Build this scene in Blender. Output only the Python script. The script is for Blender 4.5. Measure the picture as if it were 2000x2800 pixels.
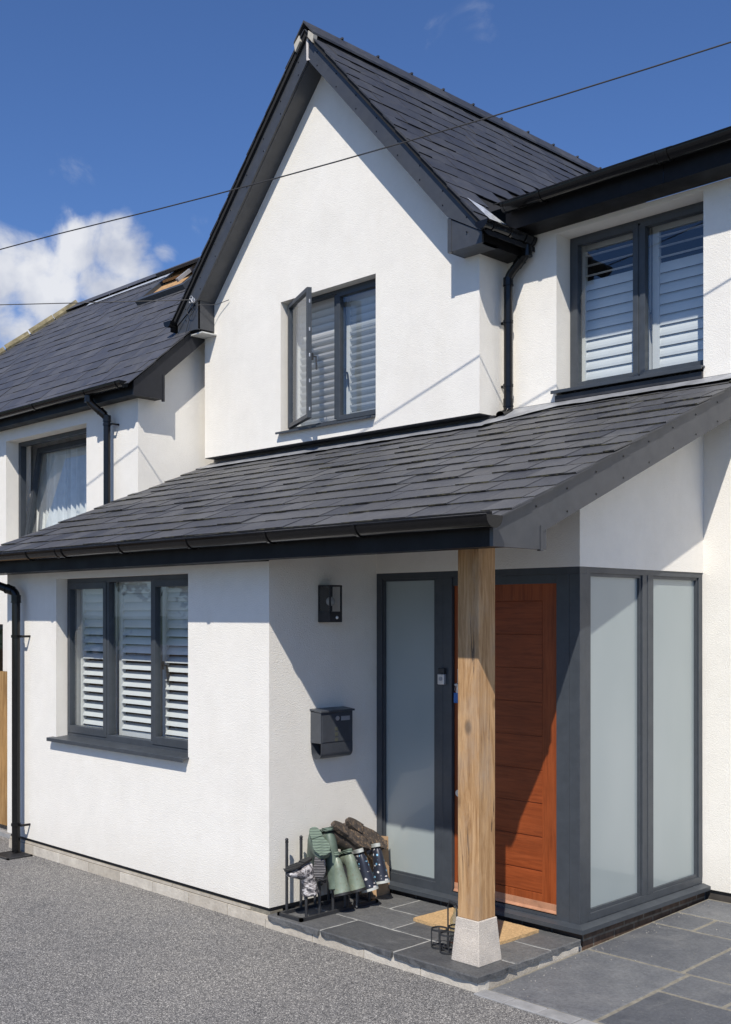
import bpy, bmesh, math, random
from math import sin, cos, pi, radians, sqrt
from mathutils import Vector, Matrix
from mathutils.geometry import tessellate_polygon
random.seed(7)
SC = bpy.context.scene
for o in list(bpy.data.objects):
    bpy.data.objects.remove(o)

# ------------------------------------------------------------------ camera
CAMZ = 1.97
cam = bpy.data.cameras.new('camera')
camo = bpy.data.objects.new('camera', cam)
SC.collection.objects.link(camo)
camo.location = (0, 0, CAMZ)
camo.rotation_euler = (radians(90), 0, radians(45.2))
cam.sensor_fit = 'AUTO'
cam.sensor_width = 36
cam.lens = 36 * 3055 / 2800
cam.shift_y = 0.1
cam.clip_end = 2000
SC.camera = camo

# ------------------------------------------------------------------ light
SUN_TO = Vector((0.68, -1.0, 1.40)).normalized()
SUN_EL = math.asin(SUN_TO.z)
SUN_AZ = math.atan2(SUN_TO.x, SUN_TO.y)
SKY_STRENGTH = 0.10
world = bpy.data.worlds.new("World")
SC.world = world
world.use_nodes = True
wt = world.node_tree
wt.nodes.clear()


def wn(t, **k):
    n = wt.nodes.new(t)
    for a, b in k.items():
        setattr(n, a, b)
    return n


def wmath(op, a, b=None, clamp=False):
    n = wn('ShaderNodeMath', operation=op)
    n.use_clamp = clamp
    for i, v in enumerate((a, b)):
        if v is None:
            continue
        if hasattr(v, 'is_linked'):
            wt.links.new(v, n.inputs[i])
        else:
            n.inputs[i].default_value = v
    return n.outputs[0]


sky = wn('ShaderNodeTexSky', sky_type='NISHITA', sun_disc=False)
sky.sun_elevation = SUN_EL
sky.sun_rotation = SUN_AZ
sky.air_density = 1.0
sky.dust_density = 0.3
sky.ozone_density = 1.6
tint = wn('ShaderNodeMixRGB', blend_type='MULTIPLY')
tint.inputs[0].default_value = 1
tint.inputs[2].default_value = (0.54, 0.742, 1.10, 1)
wt.links.new(sky.outputs[0], tint.inputs[1])
tc = wn('ShaderNodeTexCoord')
nz = wn('ShaderNodeTexNoise')
nz.inputs['Scale'].default_value = 15
nz.inputs['Detail'].default_value = 9
nz.inputs['Roughness'].default_value = 0.58
nz.inputs['Distortion'].default_value = 0.35
wt.links.new(tc.outputs['Generated'], nz.inputs['Vector'])
AF = Vector((-cos(radians(44.8)), cos(radians(45.2)), 0))
AR = Vector((sin(radians(44.8)), sin(radians(45.2)), 0))


def skydir(px, py):
    return (AF + AR * ((px - 1000) / 3055) + Vector((0, 0, (1680 - py) / 3055))).normalized()


def blob(px, py, rad, amp=1.0):
    c = skydir(px, py)
    d = wn('ShaderNodeVectorMath', operation='DISTANCE')
    wt.links.new(tc.outputs['Generated'], d.inputs[0])
    d.inputs[1].default_value = c
    m = wn('ShaderNodeMapRange', interpolation_type='SMOOTHSTEP')
    wt.links.new(d.outputs['Value'], m.inputs['Value'])
    m.inputs['From Min'].default_value = rad
    m.inputs['From Max'].default_value = 0
    m.inputs['To Min'].default_value = 0
    m.inputs['To Max'].default_value = amp
    return m.outputs[0]


acc = None
for b in [(215, 680, .050, .85), (330, 715, .055, .95), (110, 800, .075, 1.0), (-40, 790, .08, 1.05), (300, 790, .06, .95),
          (400, 740, .04, .8), (185, 600, .03, .5), (70, 880, .05, .75), (-250, 860, .10, 1.1), (-500, 700, .10, 1.0), (440, 700, .028, .6),
          (205, 445, .05, .20), (170, 500, .04, .20), (1345, 75, .045, .17), (1400, 110, .05, .15), (1140, 105, .04, .2), (545, 620, .04, .16)]:
    v = blob(*b)
    acc = v if acc is None else wmath('MAXIMUM', acc, v)
nn = wmath('MULTIPLY', wmath('SUBTRACT', nz.outputs['Fac'], 0.5), 1.85)
den = wmath('ADD', acc, nn)
mr = wn('ShaderNodeMapRange', interpolation_type='SMOOTHSTEP')
wt.links.new(den, mr.inputs['Value'])
mr.inputs['From Min'].default_value = 0.30
mr.inputs['From Max'].default_value = 0.80
gate = wn('ShaderNodeMapRange')
wt.links.new(acc, gate.inputs['Value'])
gate.inputs['From Min'].default_value = 0.0
gate.inputs['From Max'].default_value = 0.3
cmask = wmath('MULTIPLY', wmath('MULTIPLY', mr.outputs[0], gate.outputs[0]), 0.93)
nz2 = wn('ShaderNodeTexNoise')
nz2.inputs['Scale'].default_value = 16
nz2.inputs['Detail'].default_value = 5
wt.links.new(tc.outputs['Generated'], nz2.inputs['Vector'])
cr = wn('ShaderNodeValToRGB')
cr.color_ramp.elements[0].position = 0.38
cr.color_ramp.elements[0].color = (4.3, 4.7, 5.8, 1)
cr.color_ramp.elements[1].position = 0.62
cr.color_ramp.elements[1].color = (7.9, 8.0, 8.3, 1)
wt.links.new(nz2.outputs['Fac'], cr.inputs['Fac'])
mix = wn('ShaderNodeMixRGB')
wt.links.new(cmask, mix.inputs[0])
wt.links.new(tint.outputs[0], mix.inputs[1])
wt.links.new(cr.outputs[0], mix.inputs[2])
bg = wn('ShaderNodeBackground')
bg.inputs['Strength'].default_value = SKY_STRENGTH
wt.links.new(mix.outputs[0], bg.inputs['Color'])
wo = wn('ShaderNodeOutputWorld')
wt.links.new(bg.outputs[0], wo.inputs['Surface'])

sun = bpy.data.lights.new('sun', 'SUN')
sun.energy = 4.7
sun.angle = radians(0.53)
sun.color = (1.0, 0.94, 0.85)
suno = bpy.data.objects.new('sun', sun)
suno.rotation_euler = SUN_TO.to_track_quat('Z', 'Y').to_euler()
SC.collection.objects.link(suno)
SC.view_settings.view_transform = 'Standard'
SC.view_settings.look = 'None'
SC.view_settings.exposure = 0.09
SC.view_settings.gamma = 1.0
SC.cycles.max_bounces = 8
SC.cycles.transparent_max_bounces = 12

# ------------------------------------------------------------------ helpers
OFF = {}


def link(o, parent=None):
    SC.collection.objects.link(o)
    if parent is not None:
        o.parent = parent
    return o


def thing(name, label, cat, loc=(0, 0, 0), group=None):
    o = bpy.data.objects.new(name, None)
    o.empty_display_size = 0.1
    link(o)
    o.location = loc
    OFF[o.name] = Vector(loc)
    o['label'] = label
    o['category'] = cat
    if group:
        o['group'] = group
    return o


class MB:
    def __init__(s):
        s.v = []
        s.f = []
        s.m = []
        s.M = None

    def add(s, vs, fs, mi=0):
        n = len(s.v)
        for p in vs:
            p = Vector(p)
            s.v.append(s.M @ p if s.M else p)
        for f in fs:
            s.f.append([n + i for i in f])
            s.m.append(mi)
        return s

    def box(s, x0, x1, y0, y1, z0, z1, mi=0):
        x0, x1 = min(x0, x1), max(x0, x1)
        y0, y1 = min(y0, y1), max(y0, y1)
        z0, z1 = min(z0, z1), max(z0, z1)
        vs = [(x0, y0, z0), (x1, y0, z0), (x1, y1, z0), (x0, y1, z0), (x0, y0, z1), (x1, y0, z1), (x1, y1, z1), (x0, y1, z1)]
        return s.add(vs, [(3, 2, 1, 0), (4, 5, 6, 7), (0, 1, 5, 4), (1, 2, 6, 5), (2, 3, 7, 6), (3, 0, 4, 7)], mi)

    def prism(s, poly, axis, a, b, mi=0):
        """poly in the plane across axis; X -> (y,z), Y -> (x,z), Z -> (x,y)"""
        def P(p, t):
            if axis == 'X':
                return (t, p[0], p[1])
            if axis == 'Y':
                return (p[0], t, p[1])
            return (p[0], p[1], t)
        n = len(poly)
        vs = [P(p, a) for p in poly] + [P(p, b) for p in poly]
        fs = [list(range(n)), list(range(2 * n - 1, n - 1, -1))]
        for i in range(n):
            j = (i + 1) % n
            fs.append((i, j, n + j, n + i))
        return s.add(vs, fs, mi)

    def wall(s, poly, holes, axis, a, b, mi=0):
        """polygon with rectangular holes, thickness a..b"""
        def P(p, t):
            return (t, p[0], p[1]) if axis == 'X' else (p[0], t, p[1])
        loops = [poly] + [[(h[0], h[2]), (h[1], h[2]), (h[1], h[3]), (h[0], h[3])] for h in holes]
        flat = [p for l in loops for p in l]
        tris = tessellate_polygon([[Vector((p[0], p[1], 0)) for p in l] for l in loops])
        n = len(flat)
        vs = [P(p, a) for p in flat] + [P(p, b) for p in flat]
        fs = [tuple(t) for t in tris] + [tuple(n + i for i in reversed(t)) for t in tris]
        k = 0
        for l in loops:
            m = len(l)
            for i in range(m):
                j = (i + 1) % m
                fs.append((k + i, k + j, n + k + j, n + k + i))
            k += m
        return s.add(vs, fs, mi)

    def quad(s, a, b, c, d, mi=0):
        return s.add([a, b, c, d], [(0, 1, 2, 3)], mi)

    def tube(s, pts, r, seg=12, cap=True, mi=0, arc=None):
        pts = [Vector(p) for p in pts]
        n = len(pts)
        rs = r if isinstance(r, (list, tuple)) else [r] * n
        tan = []
        for i in range(n):
            a = pts[max(0, i - 1)]
            b = pts[min(n - 1, i + 1)]
            d = (pts[i] - a).normalized() + (b - pts[i]).normalized() if 0 < i < n - 1 else (b - a)
            tan.append(d.normalized())
        up = Vector((0, 0, 1)) if abs(tan[0].z) < 0.9 else Vector((1, 0, 0))
        u = tan[0].cross(up).normalized()
        vs = []
        for i in range(n):
            u = (u - tan[i] * u.dot(tan[i])).normalized()
            w = tan[i].cross(u)
            for k in range(seg):
                th = 2 * pi * k / seg
                vs.append(pts[i] + (u * cos(th) + w * sin(th)) * rs[i])
        fs = []
        for i in range(n - 1):
            for k in range(seg):
                k2 = (k + 1) % seg
                fs.append((i * seg + k, i * seg + k2, (i + 1) * seg + k2, (i + 1) * seg + k))
        if cap:
            fs.append(tuple(range(seg - 1, -1, -1)))
            fs.append(tuple((n - 1) * seg + k for k in range(seg)))
        return s.add(vs, fs, mi)

    def sphere(s, c, r, seg=12, rings=8, mi=0, sc=(1, 1, 1)):
        vs = []
        fs = []
        for i in range(rings + 1):
            ph = pi * i / rings
            for k in range(seg):
                th = 2 * pi * k / seg
                vs.append((c[0] + r * sin(ph) * cos(th) * sc[0], c[1] + r * sin(ph) * sin(th) * sc[1], c[2] + r * cos(ph) * sc[2]))
        for i in range(rings):
            for k in range(seg):
                k2 = (k + 1) % seg
                fs.append((i * seg + k, (i + 1) * seg + k, (i + 1) * seg + k2, i * seg + k2))
        return s.add(vs, fs, mi)

    def build(s, name, mats, parent=None, smooth=False, bevel=0, label=None, fix=True):
        off = Vector((0, 0, 0))
        p = parent
        while p is not None:
            if p.name in OFF:
                off = OFF[p.name]
            p = p.parent
        me = bpy.data.meshes.new(name)
        me.from_pydata([tuple(v - off) for v in s.v], [], s.f)
        if not isinstance(mats, (list, tuple)):
            mats = [mats]
        for m in mats:
            me.materials.append(m)
        me.polygons.foreach_set('material_index', s.m)
        me.update()
        if fix:
            bm = bmesh.new()
            bm.from_mesh(me)
            bmesh.ops.remove_doubles(bm, verts=bm.verts, dist=1e-5)
            bmesh.ops.recalc_face_normals(bm, faces=bm.faces)
            bm.to_mesh(me)
            bm.free()
        o = bpy.data.objects.new(name, me)
        link(o, parent)
        if smooth:
            me.polygons.foreach_set('use_smooth', [True] * len(me.polygons))
            try:
                me.set_sharp_from_angle(angle=radians(40))
            except Exception:
                pass
        if bevel:
            b = o.modifiers.new('bevel', 'BEVEL')
            b.width = bevel
            b.segments = 2
            b.limit_method = 'ANGLE'
            b.angle_limit = radians(50)
        if label:
            o['label'] = label
        return o


def tag(o, label=None, cat=None, group=None, kind=None):
    for k, v in (('label', label), ('category', cat), ('group', group), ('kind', kind)):
        if v:
            o[k] = v
    return o


# ------------------------------------------------------------------ materials
class Mat:
    def __init__(s, name, base=(.5, .5, .5), rough=.5, metal=0, spec=None, coat=0):
        s.m = bpy.data.materials.new(name)
        s.m.use_nodes = True
        s.t = s.m.node_tree
        s.b = s.t.nodes['Principled BSDF']
        s.b.inputs['Base Color'].default_value = (*base, 1)
        s.b.inputs['Roughness'].default_value = rough
        s.b.inputs['Metallic'].default_value = metal
        if spec is not None:
            s.b.inputs['Specular IOR Level'].default_value = spec
        if coat:
            s.b.inputs['Coat Weight'].default_value = coat
        s.tc = s.t.nodes.new('ShaderNodeTexCoord')

    def n(s, t, **k):
        x = s.t.nodes.new(t)
        for a, b in k.items():
            setattr(x, a, b)
        return x

    def l(s, a, b):
        s.t.links.new(a, b)

    def vec(s, scale=(1, 1, 1), rot=(0, 0, 0)):
        m = s.n('ShaderNodeMapping')
        m.inputs['Scale'].default_value = scale
        m.inputs['Rotation'].default_value = rot
        s.l(s.tc.outputs['Object'], m.inputs['Vector'])
        return m.outputs[0]

    def noise(s, scale, detail=4, rough=.5, vec=None, dist=0):
        x = s.n('ShaderNodeTexNoise')
        x.inputs['Scale'].default_value = scale
        x.inputs['Detail'].default_value = detail
        x.inputs['Roughness'].default_value = rough
        x.inputs['Distortion'].default_value = dist
        s.l(vec if vec is not None else s.tc.outputs['Object'], x.inputs['Vector'])
        return x.outputs['Fac']

    def voro(s, scale, feature='F1', out='Distance', vec=None):
        x = s.n('ShaderNodeTexVoronoi', feature=feature)
        x.inputs['Scale'].default_value = scale
        s.l(vec if vec is not None else s.tc.outputs['Object'], x.inputs['Vector'])
        return x.outputs[out]

    def ramp(s, fac, stops, interp='LINEAR'):
        r = s.n('ShaderNodeValToRGB')
        r.color_ramp.interpolation = interp
        e = r.color_ramp.elements
        while len(e) < len(stops):
            e.new(0.5)
        for i, (p, c) in enumerate(stops):
            e[i].position = p
            e[i].color = (*c, 1) if len(c) == 3 else c
        s.l(fac, r.inputs['Fac'])
        return r.outputs['Color']

    def mix(s, a, b, fac, mode='MIX'):
        x = s.n('ShaderNodeMixRGB', blend_type=mode)
        for i, v in ((0, fac), (1, a), (2, b)):
            if hasattr(v, 'is_linked'):
                s.l(v, x.inputs[i])
            else:
                x.inputs[i].default_value = v if i == 0 else (*v, 1)
        return x.outputs[0]

    def island(s):
        g = s.n('ShaderNodeNewGeometry')
        return g.outputs['Random Per Island']

    def color(s, c):
        s.l(c, s.b.inputs['Base Color'])
        return s

    def rough(s, c):
        s.l(c, s.b.inputs['Roughness'])
        return s

    def bump(s, h, dist, strength=1.0):
        b = s.n('ShaderNodeBump')
        b.inputs['Distance'].default_value = dist
        b.inputs['Strength'].default_value = strength
        s.l(h, b.inputs['Height'])
        old = s.b.inputs['Normal']
        if old.is_linked:
            s.l(old.links[0].from_socket, b.inputs['Normal'])
        s.l(b.outputs[0], s.b.inputs['Normal'])
        return s


def mk_render():
    m = Mat('white_render', (.8, .79, .765), .92, spec=.15)
    a = m.noise(1.3, 5, .6)
    c = m.ramp(a, [(.3, (.815, .785, .72)), (.7, (.85, .82, .755))])
    st = m.noise(3.0, 6, .7, m.vec((1, 1, .22)))
    c = m.mix(c, m.ramp(st, [(.50, (1, 1, 1)), (.80, (.95, .94, .92))]), .7, 'MULTIPLY')
    c = m.mix(c, m.ramp(m.noise(4.5, 8, .75), [(.35, (.965, .965, .965)), (.65, (1.02, 1.02, 1.02))]), 1, 'MULTIPLY')
    # slight dirt splash near the ground
    sep = m.n('ShaderNodeSeparateXYZ')
    g = m.n('ShaderNodeNewGeometry')
    m.l(g.outputs['Position'], sep.inputs[0])
    mm = m.n('ShaderNodeMapRange')
    m.l(sep.outputs['Z'], mm.inputs['Value'])
    mm.inputs['From Min'].default_value = .12
    mm.inputs['From Max'].default_value = .42
    mm.inputs['To Min'].default_value = .5
    mm.inputs['To Max'].default_value = 0
    fc = m.n('ShaderNodeMath', operation='MULTIPLY')
    m.l(mm.outputs[0], fc.inputs[0])
    m.l(m.noise(7, 6, .7), fc.inputs[1])
    c = m.mix(c, (.60, .56, .49), fc.outputs[0])
    m.color(c)
    m.bump(m.voro(200), .0022, .7)
    m.bump(m.noise(125, 3, .65), .0032, .7)
    return m.m


def mk_frame(name='anthracite_paint', base=(.044, .051, .060), rough=.42, spec=None):
    m = Mat(name, base, rough, spec=spec)
    d = m.noise(14, 6, .65)
    m.color(m.ramp(d, [(.35, base), (.8, tuple(x * 1.3 + .002 for x in base))]))
    m.rough(m.ramp(m.noise(6, 5), [(.3, (rough - .08,) * 3), (.7, (rough + .12,) * 3)]))
    return m.m


def mk_slate(name='roof_slate', a=(.055, .058, .066), b=(.092, .094, .100), warm=(.082, .080, .076)):
    m = Mat(name, a, .55, spec=.45)
    r = m.island()
    c = m.ramp(r, [(0, a), (.35, tuple((x + y) / 2 for x, y in zip(a, b))), (.6, warm), (.8, tuple(x * .9 for x in b)), (1, b)])
    n = m.noise(26, 6, .65, m.vec((1, .45, 1)))
    c = m.mix(c, m.ramp(n, [(.3, (.72, .72, .74)), (.7, (1.2, 1.2, 1.2))]), .9, 'MULTIPLY')
    n2 = m.noise(2.2, 5, .6)
    c = m.mix(c, m.ramp(n2, [(.4, (.85, .85, .9)), (.7, (1.12, 1.1, 1.06))]), 1, 'MULTIPLY')
    sp = m.noise(130, 2, .5)
    c = m.mix(c, (.24, .235, .20), m.ramp(sp, [(.70, (0, 0, 0)), (.76, (.5, .5, .5))]))
    m.color(c)
    m.rough(m.ramp(n, [(.3, (.42,) * 3), (.7, (.66,) * 3)]))
    m.bump(m.noise(45, 6, .7, m.vec((1, .5, 1))), .003, .6)
    return m.m


def mk_edge():
    m = Mat('slate_edge_moss', (.1, .09, .05), .95, spec=.1)
    n = m.noise(22, 5, .7)
    m.color(m.ramp(n, [(.46, (.035, .035, .036)), (.60, (.12, .11, .07)), (.78, (.22, .20, .12))]))
    return m.m


def mk_gravel():
    m = Mat('resin_gravel', (.2, .2, .2), .8, spec=.3)
    v = m.voro(190, out='Color')
    sep = m.n('ShaderNodeSeparateColor')
    m.l(v, sep.inputs[0])
    c = m.ramp(sep.outputs[0], [(0, (.085, .085, .088)), (.35, (.20, .198, .198)), (.65, (.285, .28, .275)), (.88, (.42, .41, .39)), (1, (.72, .70, .66))])
    d = m.voro(190)
    c = m.mix(c, m.ramp(d, [(.25, (1, 1, 1)), (.75, (.35, .35, .35))]), .8, 'MULTIPLY')
    c = m.mix(c, m.ramp(m.noise(.9, 7, .7), [(.35, (.84, .84, .85)), (.7, (1.16, 1.14, 1.10))]), 1, 'MULTIPLY')
    c = m.mix(c, m.ramp(m.noise(34, 3, .6), [(.3, (.8, .8, .8)), (.7, (1.2, 1.19, 1.17))]), .8, 'MULTIPLY')
    m.color(c)
    m.bump(d, .003, .8)
    return m.m


def mk_paving(name, lo, hi):
    m = Mat(name, lo, .6, spec=.4)
    r = m.island()
    c = m.ramp(r, [(0, lo), (.5, tuple((a + b) / 2 for a, b in zip(lo, hi))), (1, hi)])
    c = m.mix(c, m.ramp(m.noise(5, 7, .7), [(.3, (.78, .79, .82)), (.7, (1.25, 1.24, 1.2))]), 1, 'MULTIPLY')
    c = m.mix(c, m.ramp(m.noise(60, 4, .7), [(.35, (.8, .8, .8)), (.65, (1.2, 1.2, 1.2))]), .9, 'MULTIPLY')
    c = m.mix(c, (.42, .40, .36), m.ramp(m.noise(85, 3, .6), [(.68, (0, 0, 0)), (.78, (.7, .7, .7))]))
    c = m.mix(c, (.26, .255, .245), m.ramp(m.noise(1.9, 6, .7, dist=.6), [(.56, (0, 0, 0)), (.75, (.45, .45, .45))]))
    m.color(c)
    m.bump(m.noise(14, 8, .7), .011, .8)
    m.rough(m.ramp(m.noise(4, 5), [(.3, (.45,) * 3), (.7, (.75,) * 3)]))
    return m.m


def mk_wood(name, cols, scale=1.0, vertical=True, rough=.65, bump=.002):
    m = Mat(name, cols[0], rough, spec=.25)
    v = m.vec((14 * scale, 14 * scale, .9 * scale) if vertical else (.9 * scale, 14 * scale, 14 * scale))
    n = m.noise(1.6, 8, .62, v, dist=1.3)
    c = m.ramp(n, [(.28, cols[1]), (.48, cols[0]), (.72, cols[2])])
    n2 = m.noise(5.5, 6, .7, v, dist=.6)
    c = m.mix(c, m.ramp(n2, [(.35, (.66, .6, .55)), (.55, (1.06, 1.05, 1.03))]), .75, 'MULTIPLY')
    c = m.mix(c, m.ramp(m.noise(2.0, 4, .6), [(.35, (.80, .80, .82)), (.65, (1.12, 1.08, 1.04))]), .9, 'MULTIPLY')
    m.color(c)
    m.bump(n2, bump, .7)
    return m.m


def simple(name, base, rough=.5, metal=0, spec=None, var=.15, sc=12, bumpd=0, bs=60):
    m = Mat(name, base, rough, metal, spec)
    lo = tuple(x * (1 - var) for x in base)
    hi = tuple(min(1, x * (1 + var)) for x in base)
    m.color(m.ramp(m.noise(sc, 5, .6), [(.3, lo), (.7, hi)]))
    if bumpd:
        m.bump(m.noise(bs, 4, .6), bumpd, .7)
    return m.m


def mk_glass(name='window_glass', tint=(.93, .96, .96)):
    m = bpy.data.materials.new(name)
    m.use_nodes = True
    t = m.node_tree
    t.nodes.clear()
    tr = t.nodes.new('ShaderNodeBsdfTransparent')
    tr.inputs[0].default_value = (*tint, 1)
    gl = t.nodes.new('ShaderNodeBsdfGlossy')
    gl.inputs['Roughness'].default_value = .0
    gl.inputs['Color'].default_value = (.95, .97, 1, 1)
    fr = t.nodes.new('ShaderNodeFresnel')
    ge = t.nodes.new('ShaderNodeNewGeometry')
    io = t.nodes.new('ShaderNodeMapRange')      # same reflectance from either side of a single sheet
    io.inputs['To Min'].default_value = 1.9
    io.inputs['To Max'].default_value = 1 / 1.9
    t.links.new(ge.outputs['Backfacing'], io.inputs['Value'])
    t.links.new(io.outputs[0], fr.inputs['IOR'])
    tcx = t.nodes.new('ShaderNodeTexCoord')
    nx = t.nodes.new('ShaderNodeTexNoise')
    nx.inputs['Scale'].default_value = 1.6
    nx.inputs['Detail'].default_value = 1
    t.links.new(tcx.outputs['Object'], nx.inputs['Vector'])
    bp = t.nodes.new('ShaderNodeBump')
    bp.inputs['Distance'].default_value = .0012
    t.links.new(nx.outputs['Fac'], bp.inputs['Height'])
    t.links.new(bp.outputs[0], gl.inputs['Normal'])
    mx = t.nodes.new('ShaderNodeMixShader')
    t.links.new(fr.outputs[0], mx.inputs[0])
    t.links.new(tr.outputs[0], mx.inputs[1])
    t.links.new(gl.outputs[0], mx.inputs[2])
    o = t.nodes.new('ShaderNodeOutputMaterial')
    t.links.new(mx.outputs[0], o.inputs[0])
    return m


def mk_frost():
    m = Mat('frosted_glass', (.40, .455, .455), .34, spec=.6)
    m.b.inputs['Coat Weight'].default_value = .6
    m.b.inputs['Coat Roughness'].default_value = .06
    m.color(m.ramp(m.noise(1.1, 3, .5, m.vec((1, 1, .5))), [(.3, (.27, .32, .325)), (.7, (.345, .39, .39))]))
    return m.m


def mk_camo():
    m = Mat('camouflage_rubber', (.4, .4, .4), .5)
    v = m.vec((1, 1, 1.8))
    n = m.noise(26, 1.5, .5, v, dist=1.2)
    m.color(m.ramp(n, [(0, (.05, .05, .055)), (.42, (.17, .16, .165)), (.49, (.38, .35, .34)), (.58, (.60, .58, .58))], 'CONSTANT'))
    return m.m


def mk_dolphin():
    m = Mat('navy_patterned_rubber', (.03, .035, .05), .4)
    v = m.vec((1.2, .6, 1.2), (.5, .3, .6))
    d = m.voro(34, vec=v)
    col = m.voro(34, out='Color', vec=v)
    sep = m.n('ShaderNodeSeparateColor')
    m.l(col, sep.inputs[0])
    c2 = m.ramp(sep.outputs[1], [(0, (.25, .52, .75)), (.4, (.62, .60, .60)), (.75, (.13, .30, .48))], 'CONSTANT')
    nd = m.n('ShaderNodeMath', operation='ADD')
    m.l(d, nd.inputs[0])
    q = m.n('ShaderNodeMath', operation='MULTIPLY')
    m.l(m.noise(60, 2), q.inputs[0])
    q.inputs[1].default_value = .55
    m.l(q.outputs[0], nd.inputs[1])
    m.color(m.mix(c2, (.022, .026, .04), m.ramp(nd.outputs[0], [(.52, (0, 0, 0)), (.56, (1, 1, 1))])))
    return m.m


def mk_tread(name, a, b, mud=None):
    m = Mat(name, a, .75)
    w = m.n('ShaderNodeTexWave', wave_type='BANDS', bands_direction='Z')
    w.inputs['Scale'].default_value = 22
    w.inputs['Distortion'].default_value = 1.5
    m.l(m.tc.outputs['Object'], w.inputs['Vector'])
    c = m.ramp(w.outputs['Fac'], [(.35, a), (.6, b)])
    if mud:
        c = m.mix(c, mud, m.ramp(m.noise(45, 5, .7), [(.5, (0, 0, 0)), (.58, (1, 1, 1))]))
    m.color(c)
    m.bump(w.outputs['Fac'], .004, .8)
    return m.m


def mk_blocks():
    m = Mat('plinth_block', (.5, .46, .4), .95, spec=.1)
    c = m.ramp(m.island(), [(0, (.43, .395, .335)), (.5, (.50, .46, .395)), (1, (.58, .545, .48))])
    c = m.mix(c, m.ramp(m.noise(9, 7, .7), [(.3, (.78, .76, .74)), (.7, (1.15, 1.14, 1.12))]), 1, 'MULTIPLY')
    m.color(c)
    m.bump(m.noise(50, 6, .7), .006, .8)
    return m.m


def mk_brick():
    m = Mat('brown_brick', (.08, .05, .035), .9)
    b = m.n('ShaderNodeTexBrick')
    b.inputs['Scale'].default_value = 1
    b.inputs['Brick Width'].default_value = .22
    b.inputs['Row Height'].default_value = .07
    b.inputs['Mortar Size'].default_value = .006
    b.inputs['Color1'].default_value = (.07, .045, .03, 1)
    b.inputs['Color2'].default_value = (.12, .075, .05, 1)
    b.inputs['Mortar'].default_value = (.16, .14, .11, 1)
    mp = m.n('ShaderNodeMapping')
    mp.inputs['Rotation'].default_value = (radians(90), 0, 0)
    m.l(m.tc.outputs['Object'], mp.inputs['Vector'])
    sp = m.n('ShaderNodeSeparateXYZ')
    m.l(m.tc.outputs['Object'], sp.inputs[0])
    ad = m.n('ShaderNodeMath', operation='ADD')
    m.l(sp.outputs[0], ad.inputs[0])
    m.l(sp.outputs[1], ad.inputs[1])
    cb = m.n('ShaderNodeCombineXYZ')
    m.l(ad.outputs[0], cb.inputs[0])
    m.l(sp.outputs[2], cb.inputs[1])
    m.l(cb.outputs[0], b.inputs['Vector'])
    m.color(m.mix(b.outputs['Color'], m.ramp(m.noise(20, 5), [(.3, (.6, .6, .6)), (.7, (1.4, 1.4, 1.4))]), 1, 'MULTIPLY'))
    return m.m


RENDER = mk_render()
FRAME = mk_frame()
BARGE = mk_frame('anthracite_board', (.047, .050, .056), .36)
BLACK = mk_frame('black_plastic', (.006, .006, .0065), .13, .32)
FASCIA = mk_frame('black_fascia', (.011, .0105, .011), .42, .16)
SLATE = mk_slate('roof_slate', (.050, .053, .061), (.098, .100, .104), (.082, .082, .082))
SLATE2 = mk_slate('gable_slate', (.040, .042, .048), (.062, .064, .070), (.05, .051, .054))
SLATE3 = mk_slate('wing_slate', (.056, .059, .068), (.088, .090, .098), (.074, .075, .078))
EDGE = mk_edge()
DARKEDGE = simple('slate_edge_dark', (.02, .02, .022), .9)
UNDER = simple('roof_underlay', (.012, .012, .013), .9)
LEAD = simple('lead_flashing', (.33, .34, .36), .45, metal=.35, var=.25, sc=9, bumpd=.002, bs=18)
LEADD = simple('dark_flashing', (.030, .030, .033), .5, var=.3, sc=8)
GRAVEL = mk_gravel()
PAVE = mk_paving('slate_paving', (.078, .083, .095), (.138, .143, .152))
STEP = mk_paving('step_slate', (.078, .080, .083), (.135, .136, .136))
JOINT = simple('sand_joint', (.20, .185, .15), .95, var=.25, sc=30, bumpd=.004)
JOINT2 = simple('grey_joint', (.36, .36, .34), .95, var=.2, sc=30)
KERB = simple('kerb_stone', (.27, .27, .27), .9, var=.2, sc=10, bumpd=.003)
BLOCK = mk_blocks()
BRICK = mk_brick()
DPC = simple('damp_course', (.055, .048, .042), .9, var=.3)
def mk_oak():
    m = Mat('weathered_oak', (.4, .27, .14), .72, spec=.2)
    v = m.vec((9, 9, 1.0))
    wob = m.noise(1.5, 3, .5, m.vec((1.2, 1.2, 1.0)))
    n = m.noise(1.5, 9, .68, v, dist=2.2)
    c = m.ramp(n, [(.26, (.24, .13, .06)), (.43, (.40, .235, .11)), (.58, (.52, .325, .165)), (.76, (.62, .42, .235))])
    fine = m.noise(7, 8, .75, m.vec((16, 16, .8)), dist=.8)
    c = m.mix(c, m.ramp(fine, [(.30, (.62, .54, .47)), (.5, (1, 1, 1)), (.7, (1.08, 1.07, 1.05))]), .75, 'MULTIPLY')
    crack = m.noise(3.2, 6, .6, m.vec((11, 11, .45)), dist=1.0)
    c = m.mix(c, (.06, .04, .028), m.ramp(crack, [(.625, (0, 0, 0)), (.65, (.85, .85, .85))]))
    kv = m.voro(3.1, vec=m.vec((1.6, 1.6, 1.0)))
    c = m.mix(c, (.12, .07, .035), m.ramp(kv, [(.07, (.9, .9, .9)), (.16, (0, 0, 0))]))
    grey = m.noise(1.7, 6, .7, m.vec((1.6, 1.6, .7)))
    c = m.mix(c, (.38, .315, .25), m.ramp(grey, [(.50, (0, 0, 0)), (.70, (.6, .6, .6))]))
    m.color(c)
    m.bump(fine, .002, .7)
    m.bump(crack, .004, .5)
    return m.m


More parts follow.
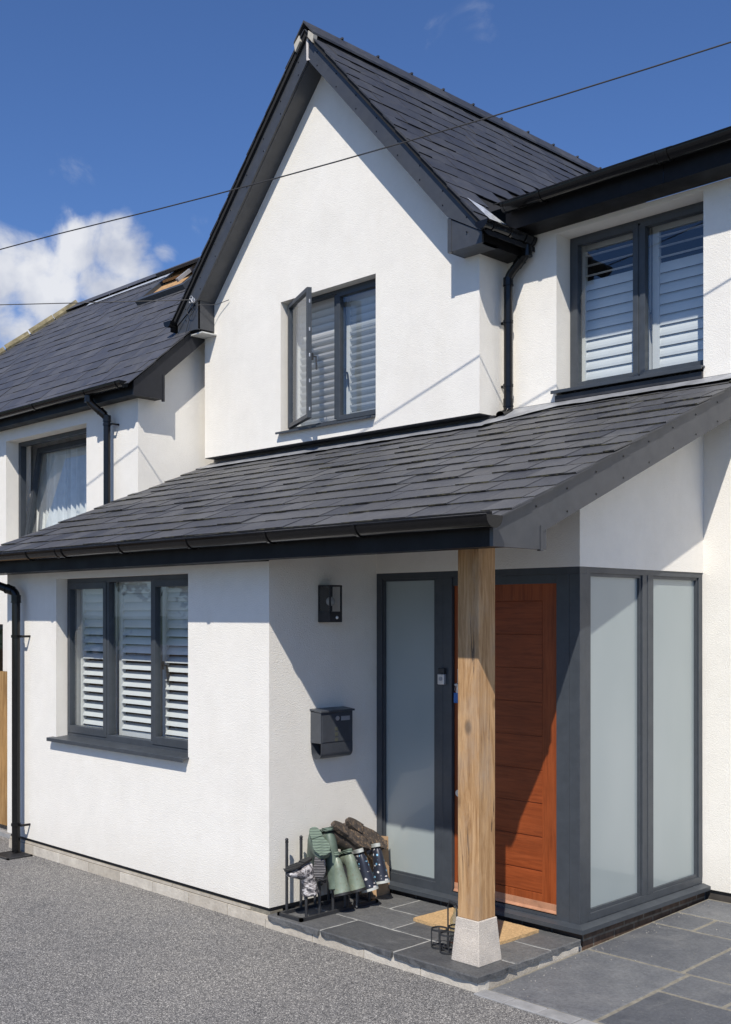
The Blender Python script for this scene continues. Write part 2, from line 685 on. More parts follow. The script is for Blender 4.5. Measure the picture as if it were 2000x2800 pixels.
OAK = mk_oak()
DOORW = mk_wood('stained_door_wood', ((.275, .066, .018), (.235, .052, .013), (.31, .078, .023)), .8, True, .38, .0006)
DOORWH = mk_wood('stained_door_board', ((.265, .062, .017), (.225, .049, .0125), (.30, .074, .022)), .8, False, .38, .0006)
DOORPALE = simple('weathered_door_foot', (.42, .21, .12), .7, var=.25, sc=14)
PINE = mk_wood('fence_timber', ((.36, .215, .085), (.22, .12, .045), (.48, .31, .14)), 1, True, .8)
WHITE = simple('white_shutter_paint', (.68, .69, .69), .35, var=.03)
WOODROOF = simple('bare_timber', (.40, .24, .11), .8, var=.3, sc=20)
GLASS = mk_glass()
FROST = mk_frost()
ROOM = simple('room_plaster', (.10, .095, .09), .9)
GRANITE = Mat('granite', (.5, .45, .4), .85)
GRANITE.color(GRANITE.mix(GRANITE.ramp(GRANITE.voro(230, out='Distance'), [(0, (.25, .22, .20)), (.35, (.52, .47, .41)), (1, (.68, .63, .56))]),
                          GRANITE.ramp(GRANITE.noise(7, 4), [(.3, (.85, .85, .85)), (.7, (1.1, 1.08, 1.05))]), 1, 'MULTIPLY'))
GRANITE.bump(GRANITE.noise(120, 4, .7), .004, .9)
wv = GRANITE.n('ShaderNodeTexWave', wave_type='BANDS', bands_direction='Z')
wv.inputs['Scale'].default_value = 26
wv.inputs['Distortion'].default_value = 3.5
GRANITE.l(GRANITE.tc.outputs['Object'], wv.inputs['Vector'])
GRANITE.bump(wv.outputs['Fac'], .0006, .3)
GRANITE = GRANITE.m
COIR = simple('coir', (.50, .33, .16), .98, var=.3, sc=90, bumpd=.006, bs=150)
IRON = simple('black_iron', (.028, .029, .032), .5, var=.3, sc=25)
SILVER = simple('satin_silver', (.55, .55, .56), .35, metal=.6)
BULB = simple('opal_bulb', (.75, .75, .74), .2)
CARD = simple('cardboard', (.42, .27, .15), .9)
CURTAIN = simple('sheer_curtain', (.70, .71, .70), .9, var=.08)
CABLE = simple('black_cable', (.03, .03, .032), .6)
LEAF = simple('leaf_green', (.06, .11, .03), .7, var=.5, sc=3)
BARK = simple('bark', (.12, .085, .06), .9, var=.3)
MOSS = simple('mortar_moss', (.20, .17, .10), .95, var=.5, sc=9, bumpd=.02, bs=14)
STAINLESS = simple('grey_metal_trim', (.30, .31, .33), .4, var=.1)
BLUE = simple('blue_plastic', (.02, .12, .38), .4)

# ------------------------------------------------------------------ key dimensions (metres)
XB, XF = -5.405, -3.738            # bay side wall, porch side wall
YB, YF, YM, YG = 4.514, 5.474, 6.921, 6.577
XL0 = -8.85                        # bay / gable left edge
YW, XW = 5.91, -9.0                # wing front wall, wing end wall
RS = .414                          # lean-to slope


def roofz(y):
    return 2.474 + RS * (y - 4.357)


# ------------------------------------------------------------------ setting
b = MB()
b.quad((-60, -40, 0), (40, -40, 0), (40, 60, 0), (-60, 60, 0))
tag(b.build('driveway', GRAVEL), kind='structure')
b = MB()
b.quad((-900, -900, -.05), (900, -900, -.05), (900, 900, -.05), (-900, 900, -.05))
tag(b.build('ground', simple('grass_field', (.07, .10, .04), .95, var=.3, sc=.3)), kind='structure')


def pz(y):
    return .006 + .024 * (y - 4.5)


def rough_rect(x0, x1, y0, y1, j, step=.05):
    """closed outline with slightly ragged edges"""
    pts = []

    def seg(a, bb):
        n = max(1, int((Vector(bb) - Vector(a)).length / step))
        for i in range(n):
            t = i / n
            pts.append((a[0] + (bb[0] - a[0]) * t + random.uniform(-j, j), a[1] + (bb[1] - a[1]) * t + random.uniform(-j, j)))
    seg((x0, y0), (x1, y0))
    seg((x1, y0), (x1, y1))
    seg((x1, y1), (x0, y1))
    seg((x0, y1), (x0, y0))
    return pts


def slab(b, x0, x1, y0, y1, zf, th, j=.002):
    o = rough_rect(x0, x1, y0, y1, j)
    n = len(o)
    cx, cy = (x0 + x1) / 2, (y0 + y1) / 2
    inn = [(cx + (p[0] - cx) * (1 - .006 / max(.1, (x1 - x0) / 2)), cy + (p[1] - cy) * (1 - .006 / max(.1, (y1 - y0) / 2))) for p in o]
    vs = [(p[0], p[1], zf(p[1])) for p in inn] + [(p[0], p[1], zf(p[1]) - .004 - random.uniform(0, j)) for p in o] + [(p[0] + random.uniform(-j, j) * 1.6, p[1] + random.uniform(-j, j) * 1.6, zf(p[1]) - th + random.uniform(-j, j)) for p in o]
    fs = [tuple(range(n))]
    for i in range(n):
        k = (i + 1) % n
        fs.append((i, k, n + k, n + i))
        fs.append((n + i, n + k, 2 * n + k, 2 * n + i))
    b.add(vs, fs)


b = MB()
g = .011
rows = [(4.58, 5.15, [-3.72, -3.00, -2.40, -1.8, -1.2]), (5.15, 5.49, [-3.66, -2.63, -2.1, -1.5, -1.0]),
        (5.49, 6.19, [-3.69, -3.04, -2.45, -1.8, -1.0]), (6.19, 6.50, [-3.69, -3.42, -2.8, -2.2, -1.3]), (6.50, 6.91, [-3.69, -3.05, -2.4, -1.8, -1.0])]
rows = [(4.58, 5.155, [-3.71, -3.02, -2.18, -1.2]), (5.155, 5.49, [-3.71, -2.66, -1.95, -1.1]),
        (5.49, 6.19, [-3.70, -3.09, -2.40, -1.6]), (6.19, 6.50, [-3.70, -3.42, -2.75, -1.9]), (6.50, 6.905, [-3.70, -3.12, -2.3, -1.5])]
rows = [(4.58, 5.485, [-3.70, -3.045, -2.1, -1.2]), (5.485, 6.195, [-3.70, -3.09, -2.4, -1.4]),
        (6.195, 6.50, [-3.70, -3.42, -2.72, -1.9]), (6.50, 6.905, [-3.70, -3.13, -2.3, -1.5])]
for y0, y1, xs in rows:
    if y0 == 4.58:
        slab(b, xs[0] + g, xs[1] - g, y0, y1 - g, pz, .04)
        for (a0, a1, c0, c1) in [(-3.045, -2.1, 4.58, 5.155), (-2.1, -1.2, 4.58, 5.155), (-3.045, -2.68, 5.155, 5.485), (-2.68, -1.9, 5.155, 5.485), (-1.9, -1.2, 5.155, 5.485)]:
            slab(b, a0 + g, a1 - g, c0 + g, c1 - g, pz, .04)
        continue
    for a0, a1 in zip(xs[:-1], xs[1:]):
        slab(b, a0 + g, a1 - g, y0 + g, y1 - g, pz, .04)
tag(b.build('paving', PAVE), kind='structure')
b = MB()
b.prism([(4.575, 0), (4.575, pz(4.575) - .0035), (6.92, pz(6.92) - .0035), (6.92, 0)], 'X', -3.70, -1.1)
tag(b.build('paving_joints', JOINT), kind='structure')
b = MB()
x = -3.715
while x < -1.2:
    slab(b, x, x + .198, 4.475, 4.570, lambda y: .008, .05, .001)
    x += .203
tag(b.build('kerb', KERB), kind='structure')

# porch step: slate flags on a block riser
ZS = .088
step = tag(MB().box(-5.40, -3.735, 4.535, 5.60, 0, ZS - .050).build('porch_step', JOINT2), kind='structure')
b = MB()
fl = [(-5.40, -4.925, 4.495, 4.815), (-4.915, -4.32, 4.495, 4.815), (-4.31, -3.70, 4.492, 4.815),
      (-5.40, -5.145, 4.825, 5.145), (-5.135, -4.64, 4.825, 5.145), (-4.63, -4.02, 4.825, 5.145), (-4.01, -3.70, 4.825, 5.145),
      (-5.40, -4.975, 5.155, 5.44), (-4.965, -4.45, 5.155, 5.44), (-4.44, -3.71, 5.155, 5.44)]
for x0, x1, y0, y1 in fl:
    slab(b, x0 + .0, x1, y0, y1, lambda y: ZS, .033, .0035)
b.build('flagstones', STEP, step)
MB().box(-5.40, -3.715, 4.51, 5.445, ZS - .043, ZS - .0035).build('mortar', JOINT2, step)
b = MB()
x = -5.43
i = 0
while x < -3.75:
    x1 = min(x + .44, -3.703)
    b.box(x, x1 - .006, 4.508, 4.60, -.02, ZS - .037 + random.uniform(-.001, .001))
    x += .44
for y0, y1 in ((4.602, 5.03), (5.036, 5.42)):
    b.box(-3.80, -3.712, y0, y1, -.02, ZS - .037)
b.build('riser_blocks', BLOCK, step)
b = MB()
b.box(-5.44, -3.716, 4.513, 4.6, -.02, ZS - .040)
b.box(-3.81, -3.717, 4.6, 5.42, -.02, ZS - .040)
b.build('riser_mortar', JOINT, step)

b = MB()
rs_ = random.Random(11)
for k in range(420):
    if k < 300:
        x_ = rs_.uniform(-8.7, -3.6)
        y_ = 4.49 - abs(rs_.gauss(0, .05)) if x_ > -5.4 else 4.515 - abs(rs_.gauss(0, .05))
        z_ = 0
    else:
        x_, y_ = rs_.uniform(-3.68, -2.6), rs_.uniform(4.6, 6.85)
        if k % 3:
            x_ = -3.66 + abs(rs_.gauss(0, .06))
        z_ = pz(y_)
    q_ = rs_.uniform(.0015, .0045)
    b.sphere((x_, y_, z_ + q_ * .4), q_, 5, 3, sc=(1, rs_.uniform(.6, 1.2), .7))
tag(b.build('loose_gravel', simple('loose_stone', (.30, .28, .25), .9, var=.5, sc=60), smooth=True), kind='stuff')

# ------------------------------------------------------------------ THE HOUSE
house = thing('house', 'white rendered house with slate roofs, steep front gable, grey windows and oak-post porch', 'house', (-6.5, 6.5, 0))


def part(b, name, mat, parent=house, **k):
    return b.build(name, mat, parent, **k)


# openings
BAYW = (-8.037, -6.264, .985, 2.253)
GABW = (-7.712, -6.503, 3.615, 4.793)
RGTW = (-4.937, -3.738, 3.60, 4.825)
WNGW = (-11.617, -9.923, 2.55, 3.89)
WN2W = (-12.9, -11.69, .9, 1.86)

# bay front wall
b = MB()
b.wall([(XL0, .125), (XB, .125), (XB, 2.52), (XL0, 2.52)], [BAYW], 'Y', YB, YB + .30)
part(b, 'front_wall', RENDER)
# bay side walls
b = MB()
b.prism([(YB + .30, .125), (YM, .125), (YM, roofz(YM) - .12), (YB + .30, roofz(YB + .3) - .10)], 'X', XB - .30, XB)
part(b, 'side_wall', RENDER)
b = MB()
b.prism([(YB + .30, .125), (YW + .2, .125), (YW + .2, roofz(YW) - .12), (YB + .30, roofz(YB + .3) - .10)], 'X', XL0, XL0 + .28)
part(b, 'side_wall', RENDER)
# wall above the door and above the side lights, main wall beneath the upper window
part(MB().box(XB - .01, XF, YF - .003, YF + .25, 2.25, 2.87), 'door_head_wall', RENDER)
b = MB()
b.prism([(YF + .25, 2.25), (YM, 2.25), (YM, roofz(YM) - .10), (YF + .25, roofz(YF + .25) - .10)], 'X', XF - .25, XF)
part(b, 'side_wall', RENDER)
b = MB()
b.wall([(XB - .01, 3.2), (XF - .25, 3.2), (XF - .25, .125), (-.6, .125), (-.6, 4.86), (XB - .01, 4.86)], [RGTW], 'Y', YM, YM + .30)
part(b, 'main_wall', RENDER)
# gable wall
b = MB()
gx = -7.12
za = 6.70
sl = 1.1
b.wall([(XL0, 3.496), (-5.397, 3.496), (-5.397, za - sl * 1.723), (gx, za), (XL0, za - sl * 1.73)], [GABW], 'Y', YG, YG + .30)
part(b, 'gable_wall', RENDER)
b = MB()
b.box(-5.397 - .28, -5.397, YG + .30, YM + .1, 3.496, 4.86)
part(b, 'gable_return', RENDER)
b = MB()
b.box(XL0 + .0005, XL0 + .25, YG + .30, 9, 3.4, 4.86)
part(b, 'gable_return', RENDER)
# left wing
b = MB()
b.wall([(-17.5, .1), (XW, .1), (XW, 4.03), (-17.5, 4.03)], [WNGW, WN2W], 'Y', YW, YW + .3)
part(b, 'wing_wall', RENDER)
b = MB()
b.prism([(YW + .3, .1), (8.0, .1), (8.0, 6.1), (YW + .3, 4.24 + .87 * (YW + .3 - 5.9))], 'X', XW - .3, XW)
part(b, 'wing_end_wall', RENDER)

# plinths
b = MB()
x = XB - .003
while x > XL0 + .1:
    x1 = max(x - .43, XL0 + .015)
    b.box(x1 + .006, x, YB + .004, YB + .1, -.02, .072)
    x -= .43
x = XB - .2
while x > XL0 + .1:
    x1 = max(x - .43, XL0 + .02)
    b.box(x1 + .006, x, YB + .010, YB + .1, .077, .094)
    x -= .43
part(b, 'plinth', BLOCK)
b = MB()
b.box(XL0 + .02, XB - .008, YB + .016, YB + .12, -.02, .097)
part(b, 'plinth_mortar', JOINT)
b = MB()
b.box(XL0 + .014, XB - .016, YB + .026, YB + .2, .097, .128)
part(b, 'damp_course', DPC)
for q in ((XB - .2, XB - .018, YB + .2, YF, .05, .13), (XF + .003, -1.0, YM + .02, YM + .12, 0, .128)):
    part(MB().box(*q), 'damp_course', DPC)
b = MB()
b.box(XB, XF + .012, YF + .012, YF + .1, .0, .125)
b.box(XF - .08, XF + .012, YF + .1, YM, .0, .125)
part(b, 'brick_plinth', BRICK)


# ---------- slates
def slates(name, O, U, V, nrows, gauge, sw, span, mats, parent, edge=1, vmax=None, lift=1.0):
    O = Vector(O)
    U = Vector(U).normalized()
    V = Vector(V).normalized()
    N = U.cross(V)
    if N.z < 0:
        N = -N
    b = MB()
    vm = vmax or nrows * gauge
    for r in range(nrows):
        v0 = r * gauge
        v1 = min(v0 + gauge * 1.85, vm)
        if v1 - v0 < .02:
            continue
        u0, u1 = span(v0)
        e0, e1 = span(v1)
        off = (r % 2) * .5 * sw
        k = math.floor((u0 - off) / sw)
        u = off + k * sw
        while u < u1 - .01:
            a = max(u, u0)
            c = min(u + sw, u1)
            if c - a > .02:
                gp = .0018
                jt = random.uniform(-.004, .004)
                lf = (.014 + random.uniform(-.002, .007)) * lift
                sk = random.uniform(-.003, .003)
                th = .0065 + random.uniform(-.001, .003)
                ta = a if u < u0 else a + gp
                tc_ = c if u + sw > u1 else c - gp
                ha = min(max(ta, e0), e1 + .02)
                hc = max(min(tc_, e1), ha + .01)
                p = [O + U * ta + V * (v0 + jt) + N * lf, O + U * tc_ + V * (v0 + jt + sk) + N * (lf + random.uniform(-.001, .002)),
                     O + U * hc + V * v1 + N * .001, O + U * ha + V * v1 + N * .001]
                q = [x + N * th for x in p]
                b.add(p + q, [(4, 5, 6, 7), (0, 4, 7, 3), (1, 2, 6, 5)], 0)
                b.f.append([len(b.v) - 8, len(b.v) - 7, len(b.v) - 3, len(b.v) - 4])
                b.m.append(edge)
            u += sw
    o = b.build(name, mats, parent, fix=False)
    return o


# porch lean-to roof
cs = cos(math.atan(RS))
sn = sin(math.atan(RS))
XR0, XR1 = -9.08, -3.395
proof = slates('lean_to_roof', (XR0, 4.215, roofz(4.215) - .018), (1, 0, 0), (0, cs, sn), 15, .197, .255,
               lambda v: (0, XR1 - XR0), [SLATE, EDGE], house, vmax=2.93)
proof['label'] = 'grey slate lean-to roof over the bay and porch'
b = MB()
b.prism([(4.25, roofz(4.25) - .022), (6.93, roofz(6.93) - .022), (6.93, roofz(6.93) - .075), (4.30, roofz(4.30) - .075)], 'X', XR0 + .02, XR1 - .035)
part(b, 'roof_deck', UNDER, proof)
# bargeboard on the right verge
XV = -3.42
b = MB()
yb0, yb1 = 4.285, 6.915
bo = .022


def bz(y):
    return roofz(y) - .018


b.prism([(4.272, bz(4.272)), (yb1, bz(yb1)), (yb1, bz(yb1) - .195), (4.66, bz(4.66) - .195), (4.66, 2.302), (4.272, 2.302)], 'X', XV - bo, XV)
b.prism([(4.655, 2.295), (4.675, 2.295), (4.675, bz(4.675) - .16), (4.655, bz(4.655) - .155)], 'X', XV - .02, XV + .004)
for k in range(9):
    yy = 4.62 + k * .27
    for dz in (-.045, -.165):
        if dz == -.165 and yy < 4.7:
            continue
        zz = bz(yy) + dz
        b.tube([(XV - .002, yy, zz), (XV + .003, yy, zz)], .0055, 8, mi=1)
barge = part(b, 'bargeboard', [BARGE, BLACK])
b = MB()
b.prism([(4.81, bz(4.81) - .19), (yb1, bz(yb1) - .19), (yb1, bz(yb1) - .17), (4.81, bz(4.81) - .17)], 'X', XF + .001, XV - bo)
part(b, 'verge_soffit', BARGE)
# inner return trim behind the post
b = MB()
b.box(XV - .03, XV - .004, 4.677, 4.712, 2.305, 2.415)
part(b, 'bracket_trim', BARGE)
# fascia / soffit / beam
b = MB()
b.box(-9.06, XV - bo - .001, 4.272, 4.292, 2.302, 2.475)
part(b, 'fascia', FASCIA)
b = MB()
b.box(-9.05, XB + .001, 4.292, YB - .001, 2.304, 2.315)
b.box(XB + .001, XV - bo - .001, 4.292, 4.42, 2.304, 2.315)
part(b, 'soffit', FASCIA)
b = MB()
b.box(XB + .001, XV - .05, 4.63, 4.757, 2.336, 2.43)
part(b, 'porch_beam', FASCIA)
# left verge board
b = MB()
b.prism([(4.272, bz(4.272)), (6.4, bz(6.4)), (6.4, bz(6.4) - .19), (4.5, bz(4.5) - .19), (4.272, 2.302)], 'X', XR0 + .02, XR0 + .04)
part(b, 'bargeboard', BARGE)


def gutter(name, p0, p1, outer, zt, r=.058, parent=house, brackets=(), unions=()):
    """half round gutter running from p0 to p1 (x,y); outer = unit vector (x,y) pointing away from the fascia"""
    p0 = Vector((*p0, zt))
    p1 = Vector((*p1, zt))
    d = (p1 - p0).normalized()
    o = Vector((outer[0], outer[1], 0))
    b = MB()

    def ring(b, c, rr, n=14):
        return [c + o * rr * cos(pi * k / n) + Vector((0, 0, -rr * sin(pi * k / n))) for k in range(n + 1)]

    def shell(b, a, c, r0, r1):
        n = 14
        A, B = ring(b, a, r1), ring(b, c, r1)
        C, D = ring(b, a, r0), ring(b, c, r0)
        vs = A + B + C + D
        m = n + 1
        fs = []
        for k in range(n):
            fs += [(k, k + 1, m + k + 1, m + k), (2 * m + k, 3 * m + k, 3 * m + k + 1, 2 * m + k + 1),
                   (k, 2 * m + k, 2 * m + k + 1, k + 1), (m + k, m + k + 1, 3 * m + k + 1, 3 * m + k)]
        for k in (0, n):
            fs.append((k, m + k, 3 * m + k, 2 * m + k))
        b.add(vs, fs)
    shell(b, p0, p1, r - .004, r)
    # rolled front lip
    b.tube([p0 + o * r, p1 + o * r], .005, 8)
    # end stops
    for c, s in ((p0, -1), (p1, 1)):
        n = 14
        rr = ring(b, c + d * s * .003, r + .003)
        r2 = ring(b, c + d * s * -.018, r + .003)
        b.add(rr + r2, [tuple(range(n + 1))] + [(k, k + 1, n + 2 + k, n + 1 + k) for k in range(n)])
    g_ = b.build(name, BLACK, parent, smooth=True)
    for t in brackets:
        b = MB()
        c = p0 + d * t
        shell(b, c - d * .010, c + d * .010, r, r + .007)
        b.add([c - d * .01 - o * r, c + d * .01 - o * r, c + d * .01 - o * r - Vector((0, 0, .06)), c - d * .01 - o * r - Vector((0, 0, .06))], [(0, 1, 2, 3)])
        b.build('gutter_bracket', BLACK, g_, smooth=True)
    for t in unions:
        b = MB()
        c = p0 + d * t
        shell(b, c - d * .05, c - d * .035, r, r + .008)
        shell(b, c + d * .035, c + d * .05, r, r + .008)
        shell(b, c - d * .036, c + d * .036, r, r + .004)
        b.build('gutter_union', BLACK, g_, smooth=True)
    return g_


gx0 = -9.2
gutter('porch_gutter', (gx0, 4.208), (-3.362, 4.208), (0, -1), 2.447, .060,
       brackets=[-7.854 - gx0, -6.569 - gx0, -5.79 - gx0, -5.01 - gx0, -4.268 - gx0, -8.6 - gx0], unions=[-7.37 - gx0])

# lead flashing between lean-to and walls
b = MB()
n = 44
pts_t, pts_b = [], []
for i in range(n + 1):
    x = -8.90 + (-5.33 + 8.90) * i / n
    pts_t.append((x, 6.700, roofz(6.700) + .022))
    yy = 6.52 + random.uniform(-.008, .008)
    pts_b.append((x, yy, roofz(yy) + .016 + random.uniform(0, .004)))
b.add(pts_t + pts_b, [(i, i + 1, n + 2 + i, n + 1 + i) for i in range(n)])
n2 = 24
q_t, q_b = [], []
for i in range(n2 + 1):
    x = -5.33 + (-3.42 + 5.33) * i / n2
    q_t.append((x, YM - .003, roofz(YM) + .028))
    yy = 6.80 + random.uniform(-.008, .008) - (max(0, .25 - i / n2)) * 1.1
    q_b.append((x, yy, roofz(yy) + .018 + random.uniform(0, .004)))
b.add(q_t + q_b, [(i, i + 1, n2 + 2 + i, n2 + 1 + i) for i in range(n2)])
part(b, 'lead_apron', LEAD)
b = MB()
b.box(-8.86, -5.41, 6.705, 6.80, 3.40, 3.52)
b.box(-5.41, -5.36, 6.705, YM - .002, 3.40, 3.49)
b.box(-5.36, -3.3, YM - .004, YM + .01, 3.50, 3.565)
part(b, 'flashing_upstand', LEADD)
b = MB()
b.box(XL0 + .004, -5.40, YG + .004, 6.80, 3.490, 3.4955)
part(b, 'gable_soffit_strip', LEADD)

# ---------- gable roof
vlen = 2.02 * sqrt(1 + sl * sl)
xe = -5.135
ze = 6.95 - sl * (xe - gx)
cg, sg = 1 / sqrt(1 + sl * sl), sl / sqrt(1 + sl * sl)
Lg = (xe - gx) / cg


def gspan(v):
    z = ze + v * sg
    ym = 6.60 + (z - 5.03) / .40
    return (0, max(.3, ym - 6.335))


groof = slates('gable_roof', (xe, 6.335, ze), (0, 1, 0), (-cg, 0, sg), int(Lg / .2) + 1, .20, .30, gspan, [SLATE2, DARKEDGE], house, vmax=Lg, lift=.65)
groof['label'] = 'steep dark slate gable roof'
xe2 = 2 * gx - xe
b2 = slates('gable_roof_slope', (xe2, 6.335, ze), (0, 1, 0), (cg, 0, sg), int(Lg / .2) + 1, .20, .30, lambda v: (0, 4.6), [SLATE2, DARKEDGE], groof, vmax=Lg)
b = MB()
T = .035
b.prism([(xe2, ze), (gx, 6.95), (xe, ze), (xe, ze - T), (gx, 6.95 - T * 1.4), (xe2, ze - T)], 'Y', 6.350, 11.6)
part(b, 'roof_deck', UNDER, groof)
# ridge
b = MB()
y = 6.325
while y < 11.6:
    y1 = y + .445
    for s in (-1, 1):
        a = gx + s * .125
        zz = 7.025 - sl * .125
        b.add([(gx, y, 7.028), (a, y, zz), (a, y1, zz), (gx, y1, 7.028), (gx, y, 7.008), (a, y, zz - .02), (a, y1, zz - .02), (gx, y1, 7.008)],
              [(0, 1, 2, 3), (4, 7, 6, 5), (0, 4, 5, 1), (2, 6, 7, 3), (1, 5, 6, 2)])
    if y > 6.4:
        b.box(gx - .02, gx + .02, y - .012, y + .008, 7.02, 7.036)
    y = y1 + .004
part(b, 'ridge_tiles', SLATE2, groof)
for s in (-1, 1):
    b = MB()
    b.prism([(gx + s * .06, 6.92), (gx + s * .125, 6.865), (gx + s * .11, 6.80), (gx + s * .05, 6.87)], 'Y', 6.328, 6.372)
    part(b, 'ridge_mortar', simple('pale_mortar', (.45, .42, .36), .95, var=.2), groof)
# bargeboards of gable
YBG = 6.375
xb = 1.905


def gb(s):
    return [(gx + s * .006, 6.91), (gx + s * xb, 6.91 - sl * xb), (gx + s * xb, 4.70), (gx + s * (xb - .33), 4.70),
            (gx + s * (xb - .33), 6.70 - sl * (xb - .33)), (gx + s * .006, 6.70)]


for s in (-1, 1):
    b = MB()
    b.prism([(gx + s * .008, 6.91), (gx + s * xb, 6.91 - sl * xb), (gx + s * xb, 6.91 - sl * xb - .03), (gx + s * (xb - .33), 6.70 - sl * (xb - .33)), (gx + s * .008, 6.70)], 'Y', YBG, YBG + .02)
    for k in range(8):
        xx = .12 + k * .235
        for dz in (-.05, -.16):
            b.tube([(gx + s * xx, YBG - .003, 6.91 - sl * xx + dz), (gx + s * xx, YBG + .003, 6.91 - sl * xx + dz)], .006, 8, mi=1)
    part(b, 'bargeboard', [BARGE, BLACK])
    b = MB()
    x0, x1 = gx + s * (xb - .33), gx + s * xb
    b.prism([(x0, 4.70), (x1, 4.70), (x1, 6.875 - sl * xb), (x0, 6.69 - sl * (xb - .33))], 'Y', YBG + .008, YBG + .028)
    b.box(min(x0, x0 + s * .035), max(x0, x0 + s * .035), YBG + .004, YBG + .03, 4.695, 6.69 - sl * (xb - .33))
    # side cheek towards the wall and bottom
    xi = x0 + s * .001
    b.box(min(xi, xi + s * .012), max(xi, xi + s * .012), YBG + .03, YG - .001, 4.70, 6.72 - sl * (xb - .33))
    b.box(min(x0, x1), max(x0, x1), YBG + .028, YG - .002, 4.70, 4.712)
    part(b, 'eaves_box', BARGE)
    # soffit beneath verge
    b = MB()
    b.prism([(gx, 6.716), (gx + s * (xb - .335), 6.716 - sl * (xb - .335)), (gx + s * (xb - .335), 6.70 - sl * (xb - .335)), (gx, 6.70)], 'Y', YBG + .021, YG - .0015)
    part(b, 'verge_soffit', BARGE)
    # eaves fascia and soffit going back
    b = MB()
    xx = gx + s * xb
    b.box(min(xx, xx - s * .02), max(xx, xx - s * .02), YBG + .03, YM - .002 if s > 0 else 8.2, 4.70, 4.87)
    xw = -5.396 if s > 0 else XL0
    b.box(min(xw, xx - s * .02), max(xw, xx - s * .02), YG - .001, YM - .003 if s > 0 else 8.2, 4.702, 4.712)
    part(b, 'eaves_fascia', FASCIA)
b = MB()
b.prism([(gx - .016, 6.90), (gx + .010, 6.90), (gx + .010, 6.72), (gx + .03, 6.695), (gx - .012, 6.705)], 'Y', YBG - .004, YBG + .001)
part(b, 'joint_mastic', simple('white_mastic', (.62, .58, .55), .7))
b = MB()
b.box(-9.02, -8.66, YBG + .03, 6.73, 4.66, 4.672)
part(b, 'soffit_vent', simple('pale_soffit', (.55, .55, .52), .7))
gutter('gable_gutter', (gx + xb + .062, 6.30), (gx + xb + .062, 6.895), (1, 0), 4.825, .056, brackets=[.10, .30], unions=[.52])
gutter('gable_gutter', (gx - xb - .062, 6.30), (gx - xb - .062, 8.0), (-1, 0), 4.825, .056, brackets=[.10])

# ---------- main eaves (right)
b = MB()
b.box(-5.235, -.5, 6.69, 6.71, 4.858, 5.03)
b.box(-3.905, -3.900, 6.687, 6.69, 4.858, 5.03, 1)
part(b, 'fascia', [FASCIA, BLACK])
b = MB()
b.box(-5.235, -.5, 6.71, YM - .001, 4.862, 4.874)
part(b, 'soffit', FASCIA)
gutter('main_gutter', (-5.19, 6.625), (-.5, 6.625), (0, -1), 5.028, .060, brackets=[.34, 2.2, 3.2], unions=[1.33])
mroof = slates('main_roof', (-5.3, 6.62, 5.035), (1, 0, 0), (0, cos(radians(21)), sin(radians(21))), 14, .2, .3, lambda v: (0, 4.8), [SLATE2, DARKEDGE], house)
b = MB()
b.quad((-5.6, 6.66, 5.03), (-.5, 6.66, 5.03), (-.5, 9.4, 5.03 + 2.74 * .384), (-8.5, 9.4, 5.03 + 2.74 * .384))
part(b, 'roof_deck', UNDER, mroof)
b = MB()
b.add([(-5.40, 6.43, 5.12), (-5.20, 6.50, 4.90), (-5.16, 6.70, 4.93), (-5.23, 6.70, 5.05), (-5.36, 6.56, 5.12)], [(0, 1, 2, 3, 4)])
b2_ = b
for i, v in enumerate(b.v):
    x_, y_ = v.x, v.y
    b.v[i] = Vector((x_, y_, 6.95 - sl * (x_ - gx) + .035))
part(b, 'valley_flashing', simple('bright_lead', (.55, .57, .60), .4, metal=.3, var=.3, sc=30))

# ---------- wing roof
RW = .87
cw, sw_ = 1 / sqrt(1 + RW * RW), RW / sqrt(1 + RW * RW)
yw0 = 5.70
zw0 = 4.090
XWV = -8.85


def wz(y):
    return zw0 + .01 + RW * (y - yw0)


LW = (8.28 - yw0) / cw


def wspan(v):
    y = yw0 + v * cw
    left = -14.25 - (8.28 - y)
    return (left + 16.3, XWV + .025 + 16.3)


wroof = slates('wing_roof', (-16.3, yw0, zw0), (1, 0, 0), (0, cw, sw_), int(LW / .21) + 1, .21, .30, wspan, [SLATE3, DARKEDGE], house, vmax=LW, lift=.6)
wroof['label'] = 'bluish slate roof of the left wing with an open roof window'
b = MB()
b.add([(-16.2, yw0 + .03, wz(yw0 + .03) - .02), (XWV, yw0 + .03, wz(yw0 + .03) - .02), (XWV, 8.28, wz(8.28) - .02), (-14.25, 8.28, wz(8.28) - .02), (-14.25, 10.4, wz(5.72)), (XWV, 10.4, wz(5.72)), (-16.2, 10.4, wz(5.72))],
      [(0, 1, 2, 3), (3, 2, 5, 4), (0, 3, 6), (3, 4, 6)])
part(b, 'roof_deck', UNDER, wroof, fix=False)
b = MB()
x = -14.25
while x < -8.9:
    x1 = min(x + .44, XWV)
    zt = wz(8.28) + .05
    for s in (-1, 1):
        b.add([(x, 8.28, zt), (x1, 8.28, zt), (x1, 8.28 + s * .13, zt - .11), (x, 8.28 + s * .13, zt - .11)], [(0, 1, 2, 3)])
    x = x1 + .005
part(b, 'ridge_tiles', SLATE3, wroof, fix=False)
b = MB()
hp0 = Vector((-16.2, 5.66, wz(5.66) + .02))
hp1 = Vector((-14.20, 8.33, wz(8.28) + .05))
for k in range(10):
    a = hp0.lerp(hp1, k / 10 + .004)
    c = hp0.lerp(hp1, (k + 1) / 10)
    b.tube([a + Vector((0, 0, random.uniform(-.01, .01))), c + Vector((0, 0, random.uniform(-.01, .01)))], .075, 8)
part(b, 'hip_tiles', MOSS, wroof)
b = MB()
